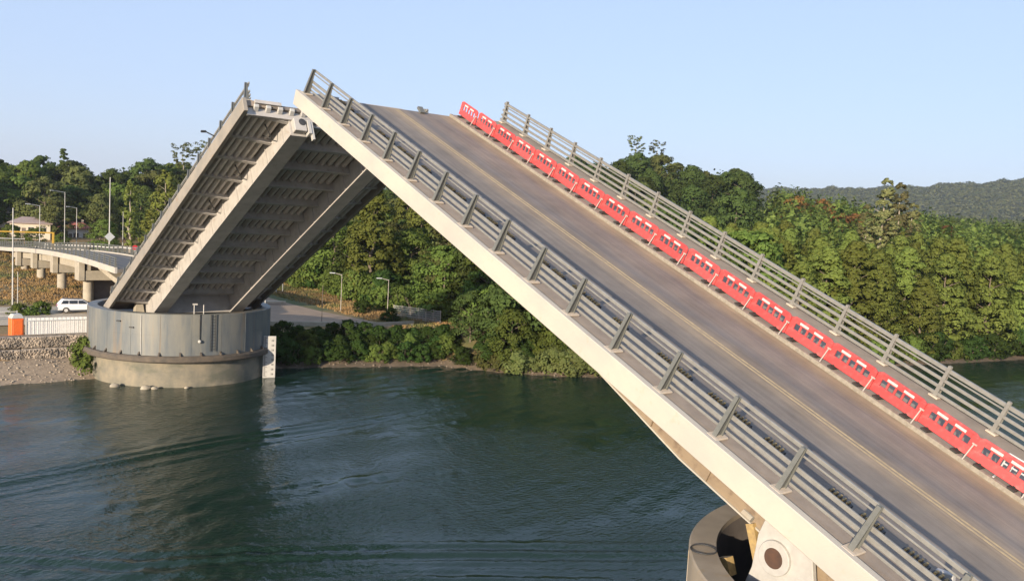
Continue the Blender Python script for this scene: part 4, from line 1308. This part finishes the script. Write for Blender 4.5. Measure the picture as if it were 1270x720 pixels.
# --- trees on the slope behind the yard
GY = 'trees on the slope behind the paved yard'
def inside(x, y, pts, r): return all((x - a) ** 2 + (y - b) ** 2 > r * r for a, b in pts)
LY = {'round': 'green broadleaf tree on the wooded slope behind the paved yard', 'alder': 'yellow green tree on the wooded slope behind the paved yard',
      'dark': 'dark tree on the wooded slope behind the paved yard', 'olive': 'olive tree on the wooded slope behind the paved yard'}
placed = []
tries = 0
while len(placed) < 96 and tries < 4000:
    tries += 1
    az = rt.uniform(20.5, 41); dist = rt.uniform(128, 230)
    if az > 34: dist = rt.uniform(112, 225)
    x, y = camdir(az, dist)
    # keep the yard, its ramp and the dry slope open
    if x < 42.0 and y < 112: continue
    if x < 33 and y < 150: continue
    if not inside(x, y, placed, 5.2): continue
    placed.append((x, y))
    kd = rt.choice(['round', 'round', 'alder', 'olive', 'dark'] if dist < 190 else ['dark', 'round', 'olive'])
    plant(kd + str(rt.randrange(3)), x, y, rt.uniform(.75, 1.05), LY[kd], 'tree', GY + ', ' + kd)
GU = 'understorey bushes at the foot of the wooded slope'
for k in range(46):
    yq = 44 + k * 1.75 + rt.uniform(-.6, .6)
    xq = 41.6 + rt.uniform(-.4, 3.0) + (1.6 if yq < 54 else 0) + max(0, 47 - yq) * .5
    plant(rt.choice(['shrub2', 'shrub2', 'shrub0']), xq, yq, rt.uniform(.9, 1.5), 'leafy bush at the foot of the wooded slope behind the lamp posts', 'shrub', GU)
for k in range(16):
    plant('shrub2', 29 + k * .8 + rt.uniform(-.5, .5), 118 + rt.uniform(-5, 16), rt.uniform(1.0, 1.7), 'pale bush beyond the upper end of the paved yard', 'shrub', 'bushes beyond the yard')
# big trees at the water's edge in the middle
GB = 'large trees at the water edge in the middle'
for k, (x, y, s) in enumerate(((45.5, 38, 1.12), (49.5, 35.5, 1.15), (44.2, 33.6, .95), (53.5, 31.5, 1.15), (48.5, 30.0, .95), (57.5, 28.5, 1.1), (62, 26.5, 1.1), (54, 26.5, .8), (47.5, 43.5, 1.1), (53, 40, 1.2), (58, 35, 1.2), (66, 30, 1.15), (71, 27, 1.1), (76, 24.5, 1.1), (40.6, 33.6, .55), (41.6, 37.4, .62), (40.6, 30.6, .5), (39.2, 36.8, .45), (46.2, 28.6, .6))):
    kd = ['round', 'round', 'dark'][k % 3]
    plant(kd + str(k % 3), x, y, s, 'large broadleaf tree leaning over the water edge left of the foreground leaf' if kd == 'round' else 'large dark tree among the broadleaf trees at the water edge', 'tree', GB + ', ' + kd)
GR = 'reed clumps along the water edge under the large trees'
for k in range(34):
    x = 38.6 + k * 1.15 + rt.uniform(-.3, .3)
    y = float(ysh(x)) + rt.uniform(.2, 1.6)
    plant('reed0', x, y, rt.uniform(.75, 1.25), 'olive reed clump at the water edge under the large middle trees', 'reeds', GR)
for k in range(20):
    x = 40.2 + k * 1.5 + rt.uniform(-.4, .4)
    y = float(ysh(x)) + rt.uniform(2.0, 3.6)
    plant(rt.choice(['shrub2', 'shrub0']), x, y, rt.uniform(.8, 1.2), 'leafy shrub behind the reeds at the middle water edge', 'shrub', 'leafy shrubs behind the reeds')
# --- right bank forest, front rows
GF = 'trees of the forest on the right bank'
placed = []
tries = 0
while len(placed) < 92 and tries < 6000:
    tries += 1
    x = rt.uniform(78, 205); d_ = rt.uniform(2.0, 52) if tries < 3000 else rt.uniform(2, 60)
    if len(placed) < 34: d_ = rt.uniform(2.0, 9)
    y = float(ysh(x)) + d_
    if not inside(x, y, placed, 4.6): continue
    placed.append((x, y))
    s = rt.uniform(.74, .98)
    plant('alder%d' % rt.randrange(3), x, y, s, 'tall yellow green tree in the forest along the right bank', 'tree', GF)
for k in range(36):
    x = 78 + k * 3 + rt.uniform(-1, 1); y = float(ysh(x)) + rt.uniform(.6, 1.8)
    plant(rt.choice(['shrub2', 'shrub0']), x, y, rt.uniform(.8, 1.3), 'leafy shrub at the foot of the forest on the right bank', 'shrub', 'shrubs at the foot of the right forest')
# pale poplars standing out of the right forest
for k, (az, dist, s) in enumerate(((62.0, 205, 1.35), (63.0, 207, 1.25), (61.2, 209, 1.0), (63.7, 212, 1.1))):
    x, y = camdir(az, dist)
    plant('poplar1', x, y, s, ['tallest pale poplar standing out of the right forest', 'second tallest pale poplar, just right of the tallest', 'shorter pale poplar left of the tallest in the right forest', 'thin pale poplar rightmost of the four'][k])
for k, (az, dist) in enumerate(((57.0, 290), (58.6, 300), (59.7, 268), (60.5, 275), (65.8, 300))):
    x, y = camdir(az, dist)
    plant('rust0', x, y, 1.15, ['rust coloured tree farthest left in the right forest', 'rust coloured tree second from the left', 'wide rust coloured tree left of the pale poplars', 'rust coloured tree nearest the pale poplars', 'lone rust coloured tree right of the pale poplars'][k])
# --- wooded hill behind the barrier line
GH = 'trees on the wooded hill behind the leaf'
placed = []
tries = 0
while len(placed) < 70 and tries < 5000:
    tries += 1
    x, y = rt.gauss(215, 52), rt.gauss(168, 58)
    az = math.degrees(math.atan2(x + 20.8, y + 45.6))
    if not (40 < az < 53.7) or math.hypot(x + 20.8, y + 45.6) < 205: continue
    if not inside(x, y, placed, 8.5): continue
    placed.append((x, y))
    kd = rt.choice(['dark', 'dark', 'dark', 'olive'])
    plant(kd + str(rt.randrange(3)), x, y, rt.uniform(1.0, 1.35), 'dark rounded tree on the wooded hill right of the raised tip' if kd == 'dark' else 'olive tree on the wooded hill right of the raised tip', 'tree', GH + ', ' + kd)
for k, az in enumerate((46.6, 47.9)):
    x, y = camdir(az, 345); plant('wispy0', x, y, 1.25, ['wispy tree on the hill top left of its twin, above the barriers', 'wispy tree on the hill top, right of its twin'][k])

# --- the far forest as one mass, crowns of leaf clumps
def far_forest(name, pts, H, Rr, nq, qs, leaf, label):
    V, F, SN = [], [], []
    o_ = 0
    for (x, y) in pts:
        h = H * rng.uniform(.75, 1.25); rr = Rr * rng.uniform(.8, 1.25)
        d = rng.normal(size=(nq, 3)); d /= np.linalg.norm(d, axis=1, keepdims=True); d[:, 2] = np.abs(d[:, 2])
        lob = 1 + .25 * np.sin(4 * np.arctan2(d[:, 1], d[:, 0]) + x)
        c = d * np.array((rr, rr, h * .62)) * lob[:, None] * rng.uniform(.75, 1.05, (nq, 1)) + np.array((x, y, gh(x, y) + h * .38))
        n = d + rng.normal(size=(nq, 3)) * .4; n /= np.linalg.norm(n, axis=1, keepdims=True)
        n = np.where(((n * d).sum(1) < .1)[:, None], d, n)
        v, f = leaf_quads(c, n, qs, rng)
        V.append(v); F.append(f + o_); o_ += len(v); SN.append(d)
    return tag(rawmesh(name, np.concatenate(V), np.concatenate(F), LM[leaf], None, np.concatenate(SN)), label, 'forest', kind='stuff')
def scatter(n, a0, a1, d0, d1, sep, taken):
    out = []
    t = 0
    while len(out) < n and t < n * 30:
        t += 1
        az = rng.uniform(a0, a1); d = math.sqrt(rng.uniform(d0 * d0, d1 * d1))
        x, y = camdir(az, d)
        if y - float(ysh(x)) < 6: continue
        if not inside(x, y, out[-260:], sep): continue
        if not inside(x, y, taken, 4.0): continue
        out.append((x, y))
    return out
near_t = [p for p in TREES if p[0] > 60]
allp = scatter(520, 55.5, 74, 196, 420, 5.5, near_t)
third = len(allp) // 3
far_forest('forest', allp[:third * 2], 13, 4.3, 150, .62, 'alder', 'yellow green forest canopy stretching inland from the right bank')
far_forest('forest', allp[third * 2:], 13, 4.5, 150, .62, 'mid', 'mid green crowns mixed through the forest canopy inland')
far_forest('forest', scatter(560, 40, 75, 420, 900, 9, []), 14, 6.0, 90, 1.3, 'olive', 'far olive green forest below the distant ridge')
far_forest('forest', scatter(170, 2, 44, 330, 520, 9, []), 14, 5.5, 110, .9, 'dark', 'dark far forest behind the left wood')
far_forest('forest', scatter(150, 33, 54, 205, 330, 6.5, near_t), 12, 4.8, 150, .7, 'dark', 'dark tree mass filling the wooded hill')

# dry grass tufts on the open slopes
V, F = [], []
o_ = 0
for k in range(14000):
    if k % 3 == 0:
        x, y = rng.uniform(-14, 16), rng.uniform(70, 128)
    elif k % 3 == 1:
        x, y = rng.uniform(29, 43), rng.uniform(44, 104)
        if x < 33.8 - max(0, y - 52) * .08: continue
    else:
        x, y = rng.uniform(-30, 16), rng.uniform(128, 200)
    z = gh(x, y)
    nb_ = 5
    for j in range(nb_):
        a = rng.uniform(0, 6.28); h = rng.uniform(.12, .34); w = .05 + .05 * rng.uniform()
        bx_, by_ = x + rng.normal() * .15, y + rng.normal() * .15
        ca, sa = math.cos(a) * w, math.sin(a) * w
        lx, ly = rng.normal() * .15, rng.normal() * .15
        V.append([(bx_ - ca, by_ - sa, z - .05), (bx_ + ca, by_ + sa, z - .05), (bx_ + lx + ca * .3, by_ + ly + sa * .3, z + h), (bx_ + lx - ca * .3, by_ + ly - sa * .3, z + h)])
        F.append([o_, o_ + 1, o_ + 2, o_ + 3]); o_ += 4
M['drygrass'] = mat('dry_grass', (.30, .18, .07), (.235, .155, .065), .25, .95, c3=(.13, .14, .04), s3=.09, t3=(.5, .62))
tag(rawmesh('dry_grass', np.array(V).reshape(-1, 3), F, M['drygrass']), 'dry orange brown grass tufts on the open bank slopes', 'grass', kind='stuff')

# ------------------------------------------------------------------ distant ridge
M['ridge'] = mat('ridge_forest', (.06, .072, .028), (.10, .105, .042), .02, .95, bump=1.0, bscale=.05)
az_ = np.linspace(-12, 100, 420)
dd = np.linspace(1500, 4200, 60)
A, D = np.meshgrid(az_, dd)
X = -20.8 + D * np.sin(np.radians(A)); Y = -45.6 + D * np.cos(np.radians(A))
top = np.interp(A, [-12, 10, 40, 54, 57, 60, 63, 65.5, 67.5, 69.5, 73, 80, 100], [50, 60, 110, 136, 143, 149, 157, 167, 177, 183, 181, 178, 160])
hz = 10 + (top - 10) * sstep(D, 1500, 2600) * (1 - .3 * sstep(D, 2800, 4200))
def gully(a, d): return (3 * np.sin(a * 1.9 + d * .006) + 2.5 * np.sin(a * 4.1 - d * .011 + 1) + 2 * np.sin(a * 7.3 + d * .017)) * sstep(d, 1500, 1900)
hz = hz + gully(A, D)
i = np.arange(A.size).reshape(A.shape)
o = rawmesh('ridge_hills', np.stack([X, Y, hz], -1).reshape(-1, 3), np.stack([i[:-1, :-1], i[:-1, 1:], i[1:, 1:], i[1:, :-1]], -1).reshape(-1, 4), M['ridge'])
tag(o, kind='structure')
def ridge_h(az, d): 
    tp = np.interp(az, [-12, 10, 40, 54, 57, 60, 63, 65.5, 67.5, 69.5, 73, 80, 100], [50, 60, 110, 136, 143, 149, 157, 167, 177, 183, 181, 178, 160])
    return 10 + (tp - 10) * sstep(d, 1500, 2600) + gully(az, d)
V, F = [], []
o_ = 0
for k in range(15000):
    az = rng.uniform(52, 74); d = rng.uniform(1650, 2750)
    c = np.array((-20.8 + d * math.sin(R(az)), -45.6 + d * math.cos(R(az)), float(ridge_h(az, d)) + 1))
    nq = 8
    dv = rng.normal(size=(nq, 3)); dv /= np.linalg.norm(dv, axis=1, keepdims=True); dv[:, 2] = np.abs(dv[:, 2])
    s_r = rng.uniform(.7, 1.5)
    v, f = leaf_quads(c + dv * np.array((8, 8, 9)) * s_r, dv, 3.6, rng)
    V.append(v); F.append(f + o_); o_ += len(v)
tag(rawmesh('ridge_forest', np.concatenate(V), np.concatenate(F), LM['ridge']), 'distant forest covering the low ridge on the horizon', 'forest', kind='stuff')

# ------------------------------------------------------------------ haze
HZ = bpy.data.materials.new('air_haze'); HZ.use_nodes = True
nt = HZ.node_tree
nt.nodes.remove(nt.nodes["Principled BSDF"])
pv = nt.nodes.new("ShaderNodeVolumePrincipled")
pv.inputs["Color"].default_value = (.80, .88, 1.0, 1)
pv.inputs["Density"].default_value = .00010
pv.inputs["Anisotropy"].default_value = .2
nt.links.new(pv.outputs[0], nt.nodes["Material Output"].inputs["Volume"])
USE_HAZE = True
if USE_HAZE:
    tag(MB().box(-9500, 9500, -9500, 9500, -8, 420).build('haze', HZ), 'thin blue air haze over the far hills', 'haze', kind='stuff')
